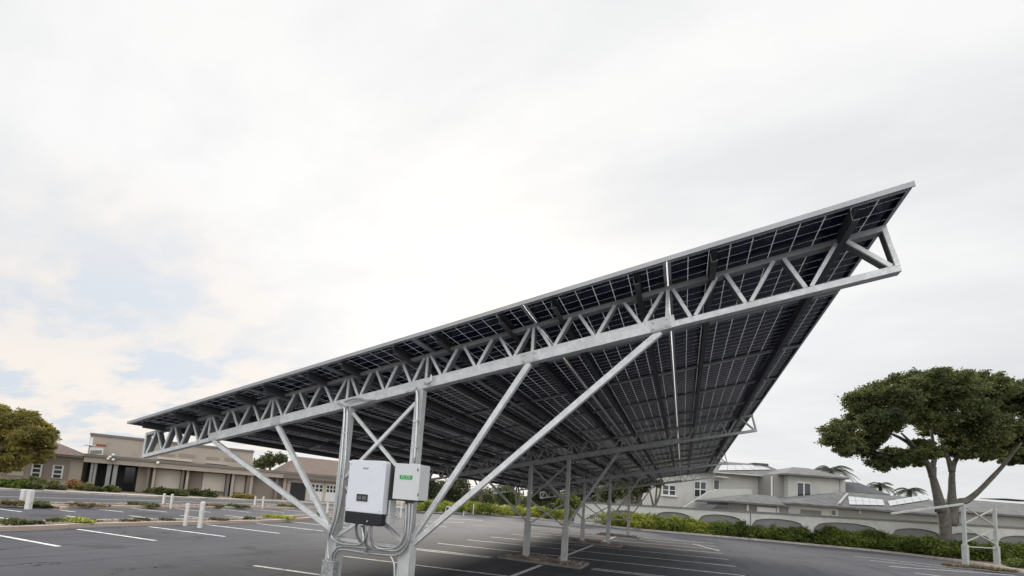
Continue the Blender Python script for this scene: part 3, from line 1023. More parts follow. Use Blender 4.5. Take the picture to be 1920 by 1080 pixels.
q.box((sx0 + .1 * w_, YI - 0.0075, sz0 + .22 * h_), (sx0 + .42 * w_, YI - 0.0062, sz0 + .75 * h_))
q.box((sx0 + .50 * w_, YI - 0.0075, sz0 + .22 * h_), (sx0 + .88 * w_, YI - 0.0062, sz0 + .75 * h_))
q.build('display_field', M['screen2'], scr)
q = MB(); q.tube([(sx1 + 0.02, YI - 0.004, iz0 + 0.045), (sx1 + 0.02, YI + 0.02, iz0 + 0.045)], 0.007, 12); q.build('button', M['frame_white'], inv)


def text(name, s, size, loc, mat, parent):
    c = bpy.data.curves.new(name, 'FONT'); c.body = s; c.size = size; c.extrude = 0.0008; c.align_x = 'CENTER'; c.align_y = 'CENTER'
    o = bpy.data.objects.new(name, c); col.objects.link(o)
    dg = bpy.context.evaluated_depsgraph_get()
    me = bpy.data.meshes.new_from_object(o.evaluated_get(dg))
    bpy.data.objects.remove(o)
    me.transform(Matrix.Translation(loc) @ Matrix.Rotation(R(90), 4, 'X'))
    me.materials.clear(); me.materials.append(mat)
    o = bpy.data.objects.new(name, me); col.objects.link(o)
    setparent(o, parent)
    return o


pt = at_y(686, 878, YI - 0.002)
text('lettering', 'SOLAR', 0.026, pt, M['fin'], inv)

q = MB(); q.box((ix1 - 0.004, YI + 0.12, iz0 + 0.03), (ix1 + 0.022, -0.12, iz0 + 0.30)); q.build('side_bracket', M['boxgrey'], inv, bevel=0.003)
q = MB()
for xx in (ix0 + 0.03, ix1 - 0.03):
    for zz in (izs + 0.03, iz1 - 0.05):
        q.tube([(xx, YI - 0.003, zz), (xx, YI + 0.01, zz)], 0.005, 8)
q.build('screws', M['fin'], inv)
YB = -0.33
bx0, bx1 = at_y(738.5, 905, YB).x, at_y(785, 905, YB).x
bz1, bz0 = at_y(762, 870, YB).z, at_y(760, 936.5, YB).z
jb = empty('junction_box', ((bx0 + bx1) / 2, -0.15, bz0), 'light grey electrical box with green label beside the inverter', 'electrical box')
q = MB(); q.box((bx0, YB + 0.02, bz0), (bx1, -0.10, bz1)); q.build('enclosure', M['boxgrey'], jb, bevel=0.006)
q = MB(); q.box((bx0 - 0.004, YB, bz0 - 0.004), (bx1 + 0.004, YB + 0.017, bz1 + 0.004)); q.build('door', M['boxgrey'], jb, bevel=0.006)
for yy in (881, 928):
    p = at_y(784, yy, YB)
    q = MB(); q.box((p.x - 0.006, YB - 0.008, p.z - 0.016), (p.x + 0.006, YB - 0.001, p.z + 0.016)); q.build('hinge', M['fin'], jb)
p0, p1 = at_y(750, 890.5, YB), at_y(773, 899.5, YB)
q = MB(); q.prism([(x, YB - 0.003, z) for x, z in rounded_rect(p0.x, p1.x, p1.z, p0.z, 0.012)], (0, 0.003, 0)); lb = q.build('label_plate', M['green'], jb)
text('lettering', 'ECOS', 0.05, ((p0.x + p1.x) / 2, YB - 0.004, (p0.z + p1.z) / 2), M['letter'], lb)
q = MB(); q.box((bx0 + 0.05, YB + 0.03, bz0 - 0.02), (bx1 - 0.03, -0.14, bz0)); q.build('gland_plate', M['black'], jb)


# conduits
def conduit(pts, r, label, name='conduit', mat='conduit', clamps=()):
    W = [at_y(x, y, Y) for x, y, Y in pts]
    S_ = smooth_path(W, 6)
    q = MB(); q.tube(S_, r, 10)
    o = q.build(name, M[mat], smooth=True, label=label, cat='conduit', group='metal conduits on the near frame')
    for (x, y, Y) in clamps:
        c = at_y(x, y, Y)
        q = MB(); q.box((c.x - r * 1.7, c.y - r * 1.3, c.z - 0.012), (c.x + r * 1.7, c.y + r * 1.9, c.z + 0.012)); q.build('clamp', M['conduit'], o)
    return o


Yc = -0.13
conduit([(634, 757, Yc), (643, 762, Yc), (646, 775, Yc), (641, 850, Yc), (636, 905, Yc), (629, 962, Yc), (622, 990, Yc), (616, 1006, Yc), (614.5, 1030, Yc), (616, 1050, Yc)], 0.017, 'conduit running down the left face of the left column', clamps=((647, 812, Yc), (637, 893, Yc)))
conduit([(652, 762, Yc), (648, 850, Yc), (643, 905, Yc), (637, 955, Yc), (628, 990, Yc), (622, 1005, Yc), (630, 1015, Yc - .03), (645, 1020, Yc - .06), (668, 1022, Yc - .1), (679, 1019, Yc - .13), (681, 1008, Yc - .13), (678, 986, Yc - .13)], 0.015, 'conduit from the left column that turns up into the inverter base', clamps=((650, 840, Yc),))
conduit([(621, 1050, Yc), (623, 1040, Yc), (629, 1031, Yc), (641, 1024.5, Yc), (680, 1027.5, Yc), (720, 1032, Yc), (742, 1032.5, Yc), (755, 1026, Yc), (763, 1012, Yc), (766, 980, Yc), (768, 938, Yc)], 0.016, 'upper of the two conduits bending from the tray to the box')
conduit([(626, 1050, Yc), (628, 1041, Yc), (633, 1034, Yc), (643, 1030.5, Yc), (689, 1037, Yc), (735, 1041.5, Yc), (749, 1038, Yc), (760, 1028, Yc), (766.5, 1014, Yc), (770.5, 985, Yc), (774, 938, Yc)], 0.016, 'lowest conduit bending from the tray round to the box', clamps=((688, 1037, Yc),))
conduit([(696, 985, -.24), (696, 1005, -.23), (699, 1020, -.2), (710, 1028, -.16), (730, 1029.5, Yc), (745, 1025, Yc), (755, 1013, Yc), (759.5, 995, Yc), (762, 938, Yc)], 0.016, 'conduit looping from the right of the inverter base to the box')
conduit([(689, 984, -.24), (688.5, 1000, -.24), (686.5, 1014, -.22), (689, 1026, -.18), (687, 1036, Yc)], 0.013, 'short conduit dropping from the middle of the inverter base')
conduit([(668, 983, -.24), (668, 995, -.25), (671, 1008, -.25), (678, 1017, -.24), (684, 1014, -.24)], 0.014, 'dark flexible hose curling under the left of the inverter', 'hose', 'fin')
conduit([(683, 984, -.24), (682.5, 1000, -.22), (682, 1012, -.2), (686, 1022, Yc)], 0.013, 'short conduit second from left under the inverter')
conduit([(732, 1042, Yc), (736, 1050, Yc), (739, 1062, Yc), (739.5, 1100, Yc)], 0.014, 'short conduit curving down beside the right column sleeve')
conduit([(777, 733, -.09), (782, 738, -.09), (781, 800, -.09), (776, 868, -.09)], 0.018, 'conduit running down the right column to the top of the box', clamps=((780, 790, -.09), (779, 838, -.09)))
conduit([(647, 754, -.10), (660, 748.5, -.10), (676, 747.5, -.10), (688, 751, -.10), (703, 749, -.10)], 0.013, 'wavy conduit along the beam above the left column')
conduit([(763, 735, -.10), (772, 734, -.10), (778, 731, -.10), (781, 724, -.10)], 0.016, 'short stub conduit where the right column meets the beam')
conduit([(796, 719, -.10), (804, 718.5, -.10), (808, 714, -.10), (808.5, 702, -.10)], 0.014, 'hooked conduit climbing the truss above the right column')

# galvanised tray at the foot of the left column
p0, p1 = at_y(607, 1049, Yc - .03), at_y(629, 1049, Yc - .03)
q = MB(); q.box((p0.x, Yc - 0.06, 0.0), (p1.x, Yc + 0.045, p0.z))
m = base_mat('spangled_zinc', (0.50, 0.51, 0.51), 0.4, 0.6, 0.45, 45, detail=2)
tr_ = q.build('cable_tray', m, bevel=0.005, label='mottled galvanised cable tray standing beside the left near column', cat='cable tray')

# ------------------------------------------------------------------ unroofed frame on the right
fr = empty('steel_frame', at_z(1840, 1058), 'bare white steel frame of two braced posts with a sloping beam by the tree', 'steel frame')
fa, fb_ = at_z(1811, 1059), at_z(1870, 1061)
dF = (fb_ - fa).normalized(); sF = Vector((-dF.y, dF.x, 0))
dd = dist_of(fa)
ht = at_d(1803, 946, dd).z
hn = at_d(1808, 1021, dd).z
for p, nm in ((fa, 'column'), (fb_, 'column')):
    q = MB(); q.bar((p.x, p.y, hn - 0.05), (p.x, p.y, ht + 0.02), 0.14, 0.14, side=tuple(sF)); cc = q.build('column', M['frame_grey'], fr, bevel=0.005)
    q = MB(); q.bar((p.x, p.y, 0.0), (p.x, p.y, hn), 0.22, 0.22, side=tuple(sF)); q.build('sleeve', M['frame_grey'], cc, bevel=0.006)
for z0, z1 in ((hn + 0.1, hn + 0.95), (hn + 1.1, ht - 0.05)):
    for i in (0, 1):
        A_, B_ = (fa, fb_) if i == 0 else (fb_, fa)
        q = MB(); q.bar(Vector((A_.x, A_.y, z0)) + sF * (0.03 - 0.06 * i), Vector((B_.x, B_.y, z1)) + sF * (0.03 - 0.06 * i), 0.05, 0.06, side=tuple(sF)); q.build('cross_brace', M['frame_grey'], fr)
q = MB(); q.bar((fa.x, fa.y, hn - 0.1), (fb_.x, fb_.y, hn - 0.1), 0.05, 0.06, side=tuple(sF)); q.build('tie_bar', M['frame_grey'], fr)
e0 = at_d(1671, 963, dd - 0.2); e1 = at_d(1806, 945, dd)
q = MB(); q.bar(e0, e1, 0.09, 0.10, side=tuple(sF)); q.build('beam', M['frame_grey'], fr, bevel=0.004)

# ------------------------------------------------------------------ bollards
GB = 'white bollards on the planting strips'


def bollard(x, yb, yt, w, label, name='bollard', plate=False):
    p = at_z(x, yb, 0.09)
    d = dist_of(p)
    h = at_d(x, yt, d).z
    w *= 0.58
    q = MB()
    if plate:
        q.bar((p.x, p.y, 0.0), (p.x, p.y, h), 0.05, w, side=tuple(FH))
    else:
        q.bar((p.x, p.y, 0.0), (p.x, p.y, h - 0.02), w, w, side=tuple(FH))
        q.bar((p.x, p.y, h - 0.02), (p.x, p.y, h), w * 0.8, w * 0.8, side=tuple(FH))
    return q.build(name, M['white_paint'], bevel=0.012, label=label, cat='bollard', group=GB)


bollard(41, 946, 917, 0.24, 'left bollard of the leftmost pair, by the left tree')
bollard(53, 950.5, 918, 0.26, 'right bollard of the leftmost pair, nearer than its partner')
bollard(305.5, 946, 925, 0.15, 'left bollard of the small pair in front of the pale wall panels')
bollard(320, 950.5, 926, 0.15, 'right bollard of the small pair in front of the pale wall panels')
bollard(347.5, 981, 943, 0.16, 'left bollard of the big pair on the near planting strip')
bollard(375, 985, 940, 0.19, 'tallest bollard, right of the big pair on the near planting strip')
bollard(477, 948, 930.5, 0.15, 'left bollard of the distant pair seen left of the outer brace')
bollard(492, 951.5, 930.5, 0.15, 'right bollard of the distant pair seen left of the outer brace')
bollard(612.5, 967, 942, 0.16, 'single bollard between the outer brace and the left column')
bollard(731, 967, 949, 0.10, 'thin bollard seen just below the gap between inverter and box')
bollard(751, 969, 939, 0.16, 'bollard seen just behind the conduits under the box')
bollard(842, 965, 948.5, 0.13, 'bollard seen between the two long right braces')
bollard(869, 966, 959, 0.11, 'lowest bollard, seen beneath the outer right brace')
bollard(887, 963, 945, 0.13, 'bollard standing in front of the lime hedge')
# hooped rail by the far bollard
p = at_z(835, 966, 0.05); d = dist_of(p)
q = MB(); hh = at_d(835, 951, d).z
q.tube(smooth_path([p, p + Vector((0, 0, hh * .8)), p + RH * 0.12 + Vector((0, 0, hh)), p + RH * 0.3 + Vector((0, 0, hh * .8)), p + RH * 0.3], 5), 0.03, 8)
q.build('hoop_rail', M['white_paint'], smooth=True, label='small white hooped rail beside the far bollards', cat='rail')

# ================================================================== LEFT BUILDING
class Frame:
    """vertical facade plane: survey a pixel on it, build boxes in (along, height, outward)"""
    def __init__(s, P0, P1):
        s.o = Vector((P0[0], P0[1], 0)); s.d = (Vector((P1[0], P1[1], 0)) - s.o).normalized()
        s.n = Vector((s.d.y, -s.d.x, 0))
        if s.n.dot(CAM - s.o) < 0: s.n = -s.n

    def px(s, x, y, off=0.0):
        r_ = ray(x, y); o = s.o + s.n * off
        t = (o - CAM).dot(s.n) / r_.dot(s.n)
        p = CAM + r_ * t
        return (p - s.o).dot(s.d), p.z

    def pt(s, a, z, off=0.0):
        v = s.o + s.d * a + s.n * off
        return Vector((v.x, v.y, z))

    def box(s, mb, a0, a1, z0, z1, o0, o1, mi=0):
        vs = [s.pt(a, z, o) for z in (z0, z1) for a, o in ((a0, o0), (a1, o0), (a1, o1), (a0, o1))]
        mb.add(vs, [(0, 3, 2, 1), (4, 5, 6, 7), (0, 1, 5, 4), (1, 2, 6, 5), (2, 3, 7, 6), (3, 0, 4, 7)], mi)

    def pbox(s, mb, x0, y0, x1, y1, o0, o1, mi=0, z0=None, z1=None):
        """box from two photo corners (top-left, bottom-right) measured on the outer face"""
        a0, za = s.px(x0, y0, o1); a1, zb = s.px(x1, y1, o1)
        s.box(mb, a0, a1, zb if z0 is None else z0, za if z1 is None else z1, o0, o1, mi)


FB = Frame((-41.4, 15.4), (-32.0, 31.0))
ax = lambda x, off=0.0: FB.px(x, 900, off)[0]
lb_ = empty('shop_building', FB.pt(10, 0), 'long low tan building with flat dark fascia and covered entrance', 'building')


def bpart(name, mat, f, bevel=0, parent=None):
    q = MB(); f(q); return q.build(name, M[mat], parent or lb_, bevel=bevel)


aE = ax(645)
ZF1 = 2.75
# main upper block
bpart('upper_wall', 'walltan', lambda q: FB.box(q, ax(156, -3), ax(469, -3), 0, 4.35, -14, -3))
bpart('parapet', 'fascia', lambda q: FB.box(q, ax(155, -3), ax(470, -3), 4.35, 4.55, -14.1, -2.9))
for x0, y0, x1, y1 in ((300, 849, 328, 856), (336, 850, 364, 859), (387, 856, 411, 863), (421, 858, 447, 866)):
    bpart('vent_grille', 'walltan_dark', lambda q: FB.pbox(q, x0, y0, x1, y1, -3.0, -2.95))
for x0, y0, x1, y1 in ((245, 855, 247.5 + 0, 856),):
    pass
bpart('canopy_ledge', 'wallpale', lambda q: FB.pbox(q, 294, 860, 360, 863, -3.0, -2.7))
bpart('canopy_ledge', 'wallpale', lambda q: FB.pbox(q, 386, 868, 428, 871, -3.0, -2.7))
# ground-floor walls
bpart('wall', 'walltan', lambda q: FB.box(q, ax(255), ax(547), 0, 2.1, -8, -0.9))
# porch roof
zt0, zt1 = 2.62, 2.12
bpart('porch_roof', 'fascia', lambda q: FB.box(q, ax(150, .4), aE + 2, 2.50, 2.72, -3.2, 0.62))
bpart('fascia_band', 'walltan', lambda q: FB.box(q, ax(151, .4), aE + 1.9, 2.08, 2.498, -0.1, 0.5))
# dark entrance
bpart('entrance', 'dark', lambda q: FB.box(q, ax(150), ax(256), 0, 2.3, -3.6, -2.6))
bpart('door', 'glass', lambda q: FB.box(q, ax(228), ax(248), 0.1, 1.95, -2.598, -2.5))
for x, w in ((169, 5), (175.5, 5), (201.5, 8), (213.5, 8)):
    bpart('pillar', 'pillar', lambda q: FB.box(q, ax(x - w / 2, .2), ax(x + w / 2, .2), 0, 2.08, -0.1, 0.3))
for x in (277, 288, 342, 351, 428, 437, 466, 472, 520, 535):
    bpart('pillar', 'fascia' if x in (277, 342, 428, 466, 520) else 'walltan', lambda q: FB.box(q, ax(x - 3), ax(x + 2.2), 0, 2.08, -0.9, 0.1))
for x0, x1 in ((291, 338), (381, 424), (442, 462)):
    bpart('wall_panel', 'wallpale', lambda q: FB.box(q, ax(x0), ax(x1), 0.45, 2.0, -0.9, -0.6))
bpart('wall_panel', 'walltan_dark', lambda q: FB.box(q, ax(354), ax(380), 0.1, 2.0, -0.9, -0.75))
bpart('wall', 'walltan_dark', lambda q: FB.box(q, ax(475), ax(548), 0, 2.1, -0.9, -0.5))
# right wing with hip roof
wing = empty('hip_roof_building', FB.pt(ax(590), 0), 'low building with broad brown hip roof and white paned doors', 'building')
q = MB(); FB.box(q, ax(541), ax(700), 0, 2.15, -9, -0.4); q.build('wall', M['wallpale'], wing)
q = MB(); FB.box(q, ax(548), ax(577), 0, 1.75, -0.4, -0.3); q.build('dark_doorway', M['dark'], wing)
rz0 = 2.35
za = FB.px(590, 859, -4)[1]
A0, A1 = ax(528), ax(720)
B0, B1 = FB.px(560, 860, -4)[0], FB.px(690, 860, -4)[0]
q = MB()
P = [FB.pt(A0, rz0, 0.6), FB.pt(A1, rz0, 0.6), FB.pt(A1, rz0, -9.5), FB.pt(A0, rz0, -9.5), FB.pt(B0, za, -4.4), FB.pt(B1, za, -4.4)]
q.add(P, [(0, 1, 5, 4), (1, 2, 5), (2, 3, 4, 5), (3, 0, 4), (3, 2, 1, 0)])
q.build('roof', M['rooftan'], wing)
q = MB(); FB.box(q, A0, A1, 2.14, rz0 - 0.002, 0.5, 0.62); q.build('gutter', M['fascia'], wing)
for x0, x1 in ((586, 609), (615, 634), (640, 658)):
    q = MB(); FB.box(q, ax(x0), ax(x1), 0.1, 1.85, -0.4, -0.28); w = q.build('door', M['frame_white'], wing)
    q = MB()
    aa, bb = ax(x0), ax(x1)
    for i in range(3):
        for j in range(2):
            wq = (bb - aa) / 3
            FB.box(q, aa + wq * (i + .16), aa + wq * (i + .86), 1.05 + j * .36, 1.33 + j * .36, -0.279, -0.27)
    q.build('glazing', M['glass'], w)
# left wing with gable roof
lw = empty('gabled_wing', FB.pt(ax(70), 0), 'tan wing with sloping brown roof and two narrow white windows beside the left tree', 'building')
q = MB(); FB.box(q, ax(-60), ax(151), 0, 2.35, -7, 0.0); q.build('wall', M['walltan'], lw)
q = MB(); FB.box(q, ax(77), ax(127), 0.6, 2.05, 0.0, 0.03); q.build('wall_recess', M['walltan_dark'], lw)
q = MB(); FB.box(q, ax(8), ax(42), 0.7, 2.1, 0.0, 0.05); q.build('wall_panel', M['wallpale'], lw)
q = MB(); FB.box(q, ax(-60), ax(150), 2.35, 2.5, -7, 0.45); q.build('gutter', M['fascia'], lw)
q = MB()
zp = FB.px(95, 827, -3)[1]
P = [FB.pt(ax(-70), 2.5, 0.5), FB.pt(ax(152), 2.5, 0.5), FB.pt(ax(152), 2.5, -8), FB.pt(ax(-70), 2.5, -8), FB.pt(ax(-20, -3.5), zp, -3.6), FB.pt(ax(92, -3.5), zp, -3.6)]
q.add(P, [(0, 1, 5, 4), (1, 2, 5), (2, 3, 4, 5), (3, 0, 4), (3, 2, 1, 0)])
q.build('roof', M['rooftan'], lw)
for x0, x1, yt, yb in ((60.5, 76, 869, 895), (100, 116, 871.5, 897.5)):
    q = MB(); FB.pbox(q, x0, yt, x1, yb, 0.03, 0.10); w = q.build('window', M['frame_white'], lw)
    q = MB()
    a0, z1_ = FB.px(x0, yt, .1); a1, z0_ = FB.px(x1, yb, .1)
    for i in range(3):
        hh = (z1_ - z0_) / 3
        FB.box(q, a0 + .16 * (a1 - a0), a1 - .16 * (a1 - a0), z0_ + hh * (i + .12), z0_ + hh * (i + .86), 0.101, 0.108)
    q.build('pane', M['glass'], w)

# rooftop cabinet with red cover and lamp cluster
rc = empty('rooftop_cabinet', FB.pt(ax(180), 2.72), 'white slatted cabinet with a red cover on the entrance roof', 'cabinet')
q = MB(); FB.pbox(q, 169, 838, 192, 852, -1.9, -1.2, z0=2.72); q.build('cabinet_body', M['frame_white'], rc)
q = MB(); FB.pbox(q, 181, 832, 197, 837, -2.0, -1.1); q.build('red_cover', M['red'], rc)
q = MB(); FB.pbox(q, 157, 833, 180, 836.5, -2.0, -1.1); q.build('shelf', M['frame_white'], rc)
q = MB(); FB.pbox(q, 170, 820, 172, 840, -1.7, -1.6); q.build('mast', M['frame_white'], rc)
q = MB()
for i in range(5):
    FB.pbox(q, 170 + i * 4.4, 844, 172.5 + i * 4.4, 851, -1.199, -1.17)
q.build('slats', M['niche'], rc)
lc = empty('lamp_cluster', FB.pt(ax(209), 2.72), 'cluster of small white lamps above the entrance pillars', 'lamp')
for i, (x, y) in enumerate(((212, 853), (206, 857), (203, 860.5), (212, 862))):
    a0, z0_ = FB.px(x, y, 0.75)
    q = MB(); c = FB.pt(a0, z0_, 0.75)
    q.tube([c + Vector((0, 0, -.11)), c + Vector((0, 0, -.06)), c, c + Vector((0, 0, .07)), c + Vector((0, 0, .11))], .1, 10, radii=[.03, .1, .12, .09, .02])
    q.build('lamp_globe', M['frame_white'], lc, smooth=True)
q = MB(); FB.box(q, ax(203, .7), ax(213, .7), 2.45, 2.5, 0.62, 0.76); q.build('bracket', M['fascia'], lc)
c = FB.pt(*FB.px(296, 868, 0.7), 0.7)
q = MB(); q.tube([c + Vector((0, 0, -.12)), c, c + Vector((0, 0, .12))], .1, 10, radii=[.07, .13, .07]); q.build('floodlight', M['frame_white'], smooth=True, label='single small white light on the fascia right of the entrance', cat='lamp')

# ================================================================== BOUNDARY WALL
WA = at_d(1078, 941, 41.0); WB = at_d(1960, 990, 29.0)
FWL = Frame((WA.x, WA.y), (WB.x, WB.y))
aw = lambda x: FWL.px(x, 985)[0]
LW = (Vector((WB.x, WB.y, 0)) - Vector((WA.x, WA.y, 0))).length


def wtop(a_):
    x0, z0 = FWL.px(1191, 948.5); x1, z1 = FWL.px(1900, 991)
    return z0 + (z1 - z0) * (a_ - x0) / (x1 - x0)


bw = empty('boundary_wall', FWL.pt(LW / 2, 0), 'long pale rendered wall with blind arches behind the hedge', 'wall')
ARCH = [(1135, 1205, 957), (1228, 1297, 960), (1309.5, 1393, 965), (1410, 1509, 973), (1526, 1650, 980.5), (1672, 1765, 991), (1776, 1858, 999), (1869, 1975, 1005)]
q = MB()
aend = LW + 6
q2 = MB()
cur = 0.0
T = 0.35


def wallseg(a0, a1, b0, b1, t0, t1):
    """prism between a0..a1 with bottoms b0,b1 and tops t0,t1 on the front skin"""
    vs = []
    for o in (0.0, -0.12):
        vs += [FWL.pt(a0, b0, o), FWL.pt(a1, b1, o), FWL.pt(a1, t1, o), FWL.pt(a0, t0, o)]
    q.add(vs, [(0, 1, 2, 3), (7, 6, 5, 4), (0, 4, 5, 1), (1, 5, 6, 2), (2, 6, 7, 3), (3, 7, 4, 0)])


for x0, x1, yt in ARCH:
    a0, a1 = aw(x0), aw(x1)
    za = FWL.px((x0 + x1) / 2, yt)[1]
    spring = za - 0.55
    wallseg(cur, a0, 0, 0, wtop(cur), wtop(a0))
    NS = 14
    for i in range(NS):
        u0, u1 = i / NS, (i + 1) / NS
        f_ = lambda u: spring + (za - spring) * math.sqrt(max(0, 1 - (2 * u - 1) ** 2)) ** 0.8
        wallseg(a0 + (a1 - a0) * u0, a0 + (a1 - a0) * u1, f_(u0), f_(u1), wtop(a0 + (a1 - a0) * u0), wtop(a0 + (a1 - a0) * u1))
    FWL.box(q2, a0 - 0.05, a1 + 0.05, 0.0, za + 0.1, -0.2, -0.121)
    cur = a1
wallseg(cur, aend, 0, 0, wtop(cur), wtop(aend))
q.build('wall_skin', M['wallgrey'], bw)
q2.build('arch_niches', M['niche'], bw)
q = MB()
vs = []
for a_ in (-0.05, aend):
    for o, z in ((0.07, 0.0), (-0.3, 0.0), (-0.3, 0.13), (0.07, 0.13)):
        vs.append(FWL.pt(a_, wtop(a_) + z, o))
q.add(vs, [(0, 1, 2, 3), (7, 6, 5, 4), (0, 4, 5, 1), (1, 5, 6, 2), (2, 6, 7, 3), (3, 7, 4, 0)])
q.build('coping', M['coping'], bw)
p_a = aw(1407)
q = MB(); FWL.box(q, p_a - 0.03, p_a + 0.03, 0.5, wtop(p_a) - 0.01, 0.0, 0.03); q.build('joint_pipe', M['coping'], bw)

# ================================================================== RIGHT HOUSE
HD = 45.0
house = empty('grey_house', at_d(1450, 970, HD + 4), 'two storey pale grey house with tiled hip roofs behind the arched wall', 'house')


def DF(d):
    c = CAM + FH * d
    return Frame((c.x, c.y), (c.x + RH.x, c.y + RH.y))


F45, F42, F40, F48 = DF(45), DF(42), DF(40), DF(48)


def hpart(name, mat, f, parent=None):
    q = MB(); f(q); return q.build(name, M[mat], parent or house)


# long left block
hpart('wall', 'wallgrey', lambda q: F48.pbox(q, 1205, 893, 1452, 960, -9, 0, z0=0, z1=F48.px(1400, 891)[1]))
# right projecting block
hpart('wall', 'wallgrey', lambda q: F45.pbox(q, 1478, 893, 1586, 960, -8, 0, z0=0, z1=F45.px(1530, 893)[1]))
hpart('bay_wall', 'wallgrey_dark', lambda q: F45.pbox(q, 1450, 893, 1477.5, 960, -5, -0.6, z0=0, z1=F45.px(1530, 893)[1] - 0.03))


def hip(q, fr, eave, ridge, ez, rzh, d0, d1, dr, th=0.16, mi=0):
    """eave=(a0,a1) ridge=(b0,b1) heights ez, rzh; depth offsets front d0, back d1, ridge dr"""
    P = [fr.pt(eave[0], ez, d0), fr.pt(eave[1], ez, d0), fr.pt(eave[1], ez, d1), fr.pt(eave[0], ez, d1), fr.pt(ridge[0], rzh, dr), fr.pt(ridge[1], rzh, dr)]
    P += [p - Vector((0, 0, th)) for p in P[:4]]
    q.add(P, [(0, 1, 5, 4), (1, 2, 5), (2, 3, 4, 5), (3, 0, 4), (6, 7, 1, 0), (7, 8, 2, 1), (8, 9, 3, 2), (9, 6, 0, 3), (9, 8, 7, 6)], mi)


ez = F45.px(1530, 891.5, 0.5)[1]
r1 = hpart('roof', 'tiles', lambda q: hip(q, F45, (F45.px(1474, 890, .6)[0], F45.px(1592, 892, .6)[0]), (F45.px(1499, 875, -3)[0], F45.px(1530, 877, -3)[0]), ez, F45.px(1510, 875.5, -3)[1], 0.6, -8.6, -4))
ez2 = F48.px(1400, 888, 0.5)[1]
r2 = hpart('roof', 'tiles', lambda q: hip(q, F48, (F48.px(1190, 880, .6)[0], F48.px(1490, 888, .6)[0]), (F48.px(1240, 870, -3)[0], F48.px(1452, 870, -3)[0]), ez2, F48.px(1400, 868, -4)[1], 0.7, -9.5, -4.4))
hpart('ridge_cap', 'tiles_dark', lambda q: F48.pbox(q, 1415, 867.5, 1441, 875, -5, -3.6), r2)
# gutters in white
hpart('gutter', 'wallgrey', lambda q: F48.box(q, F48.px(1338, 885, .7)[0], F48.px(1447, 888, .7)[0], ez2 - 0.19, ez2 - 0.04, 0.702, 0.80))
hpart('downpipe', 'frame_white', lambda q: F45.pbox(q, 1446.5, 893, 1448.5, 950, -0.6, -0.5))
# panels on the left roof slope
q = MB()


def on_slope(fr, x, y, ez_, rz_, d0, dr, lift=0.06):
    """point where the pixel ray meets the front roof slope (raised by lift)"""
    P = fr.pt(0, ez_, d0); Q = fr.pt(1, ez_, d0); S_ = fr.pt(0, rz_, dr)
    nrm = (Q - P).cross(S_ - P).normalized()
    if nrm.z < 0: nrm = -nrm
    P = P + nrm * lift
    r_ = ray(x, y)
    return CAM + r_ * ((P - CAM).dot(nrm) / r_.dot(nrm)), nrm


def roof_array(name, fr, quad, ez_, rz_, d0, dr, nu, nv, parent):
    pts = [on_slope(fr, x, y, ez_, rz_, d0, dr)[0] for x, y in quad]
    nrm = on_slope(fr, *quad[0], ez_, rz_, d0, dr)[1]
    for i in range(nu):
        for j in range(nv):
            def bil(u, v): return (pts[0] * (1 - u) + pts[1] * u) * (1 - v) + (pts[3] * (1 - u) + pts[2] * u) * v
            g_ = 0.02
            u0, u1, v0, v1 = (i + g_) / nu, (i + 1 - g_) / nu, (j + g_) / nv, (j + 1 - g_) / nv
            q = MB(); q.prism([bil(u0, v0), bil(u1, v0), bil(u1, v1), bil(u0, v1)], nrm * 0.04)
            q.build('solar_panel', M['pvtop'], parent)


roof_array('a', F48, ((1352, 872.5), (1424, 872.5), (1446, 881), (1346, 882.5)), ez2, F48.px(1400, 868, -4)[1], 0.7, -4.4, 6, 1, house)


def window(fr, x0, y0, x1, y1, cols, rows, parent=None, off=0.0, sill=True):
    q = MB(); fr.pbox(q, x0, y0, x1, y1, off, off + 0.08); w = q.build('window', M['frame_white'], parent or house)
    a0, z1_ = fr.px(x0, y0, off + .08); a1, z0_ = fr.px(x1, y1, off + .08)
    q = MB()
    for i in range(cols):
        for j in range(rows):
            cw, chh = (a1 - a0) / cols, (z1_ - z0_) / rows
            fr.box(q, a0 + cw * (i + .1), a0 + cw * (i + .9), z0_ + chh * (j + .07), z0_ + chh * (j + .93), off + 0.081, off + 0.088)
    q.build('pane', M['glass'], w)
    if sill:
        q = MB(); fr.box(q, a0 - .15, a1 + .15, z0_ - .16, z0_ - .002, off, off + .22); q.build('sill', M['frame_white'], w)
    return w


window(F48, 1242, 909, 1267, 929, 2, 2)
window(F48, 1302, 902, 1324, 933, 2, 2, sill=False)
window(F48, 1338, 899, 1349, 919, 1, 1, sill=False)
window(F45, 1494, 903, 1521, 937, 2, 1)
hpart('awning', 'frame_white', lambda q: F48.pbox(q, 1344, 893, 1366, 896, 0, 0.9))
hpart('corner_strip', 'wallgrey_dark', lambda q: F45.pbox(q, 1574, 900, 1576, 925, 0, 0.03))
# diagonal stair wall
q = MB()
P = [F45.pt(*F45.px(x, y, 0.2), 0.2) for x, y in ((1275, 956), (1330, 921), (1352, 917), (1410, 917), (1410, 960), (1275, 962))]
q.prism(P, -F45.n * 0.3)
q.build('stair_wall', M['wallgrey'], house)
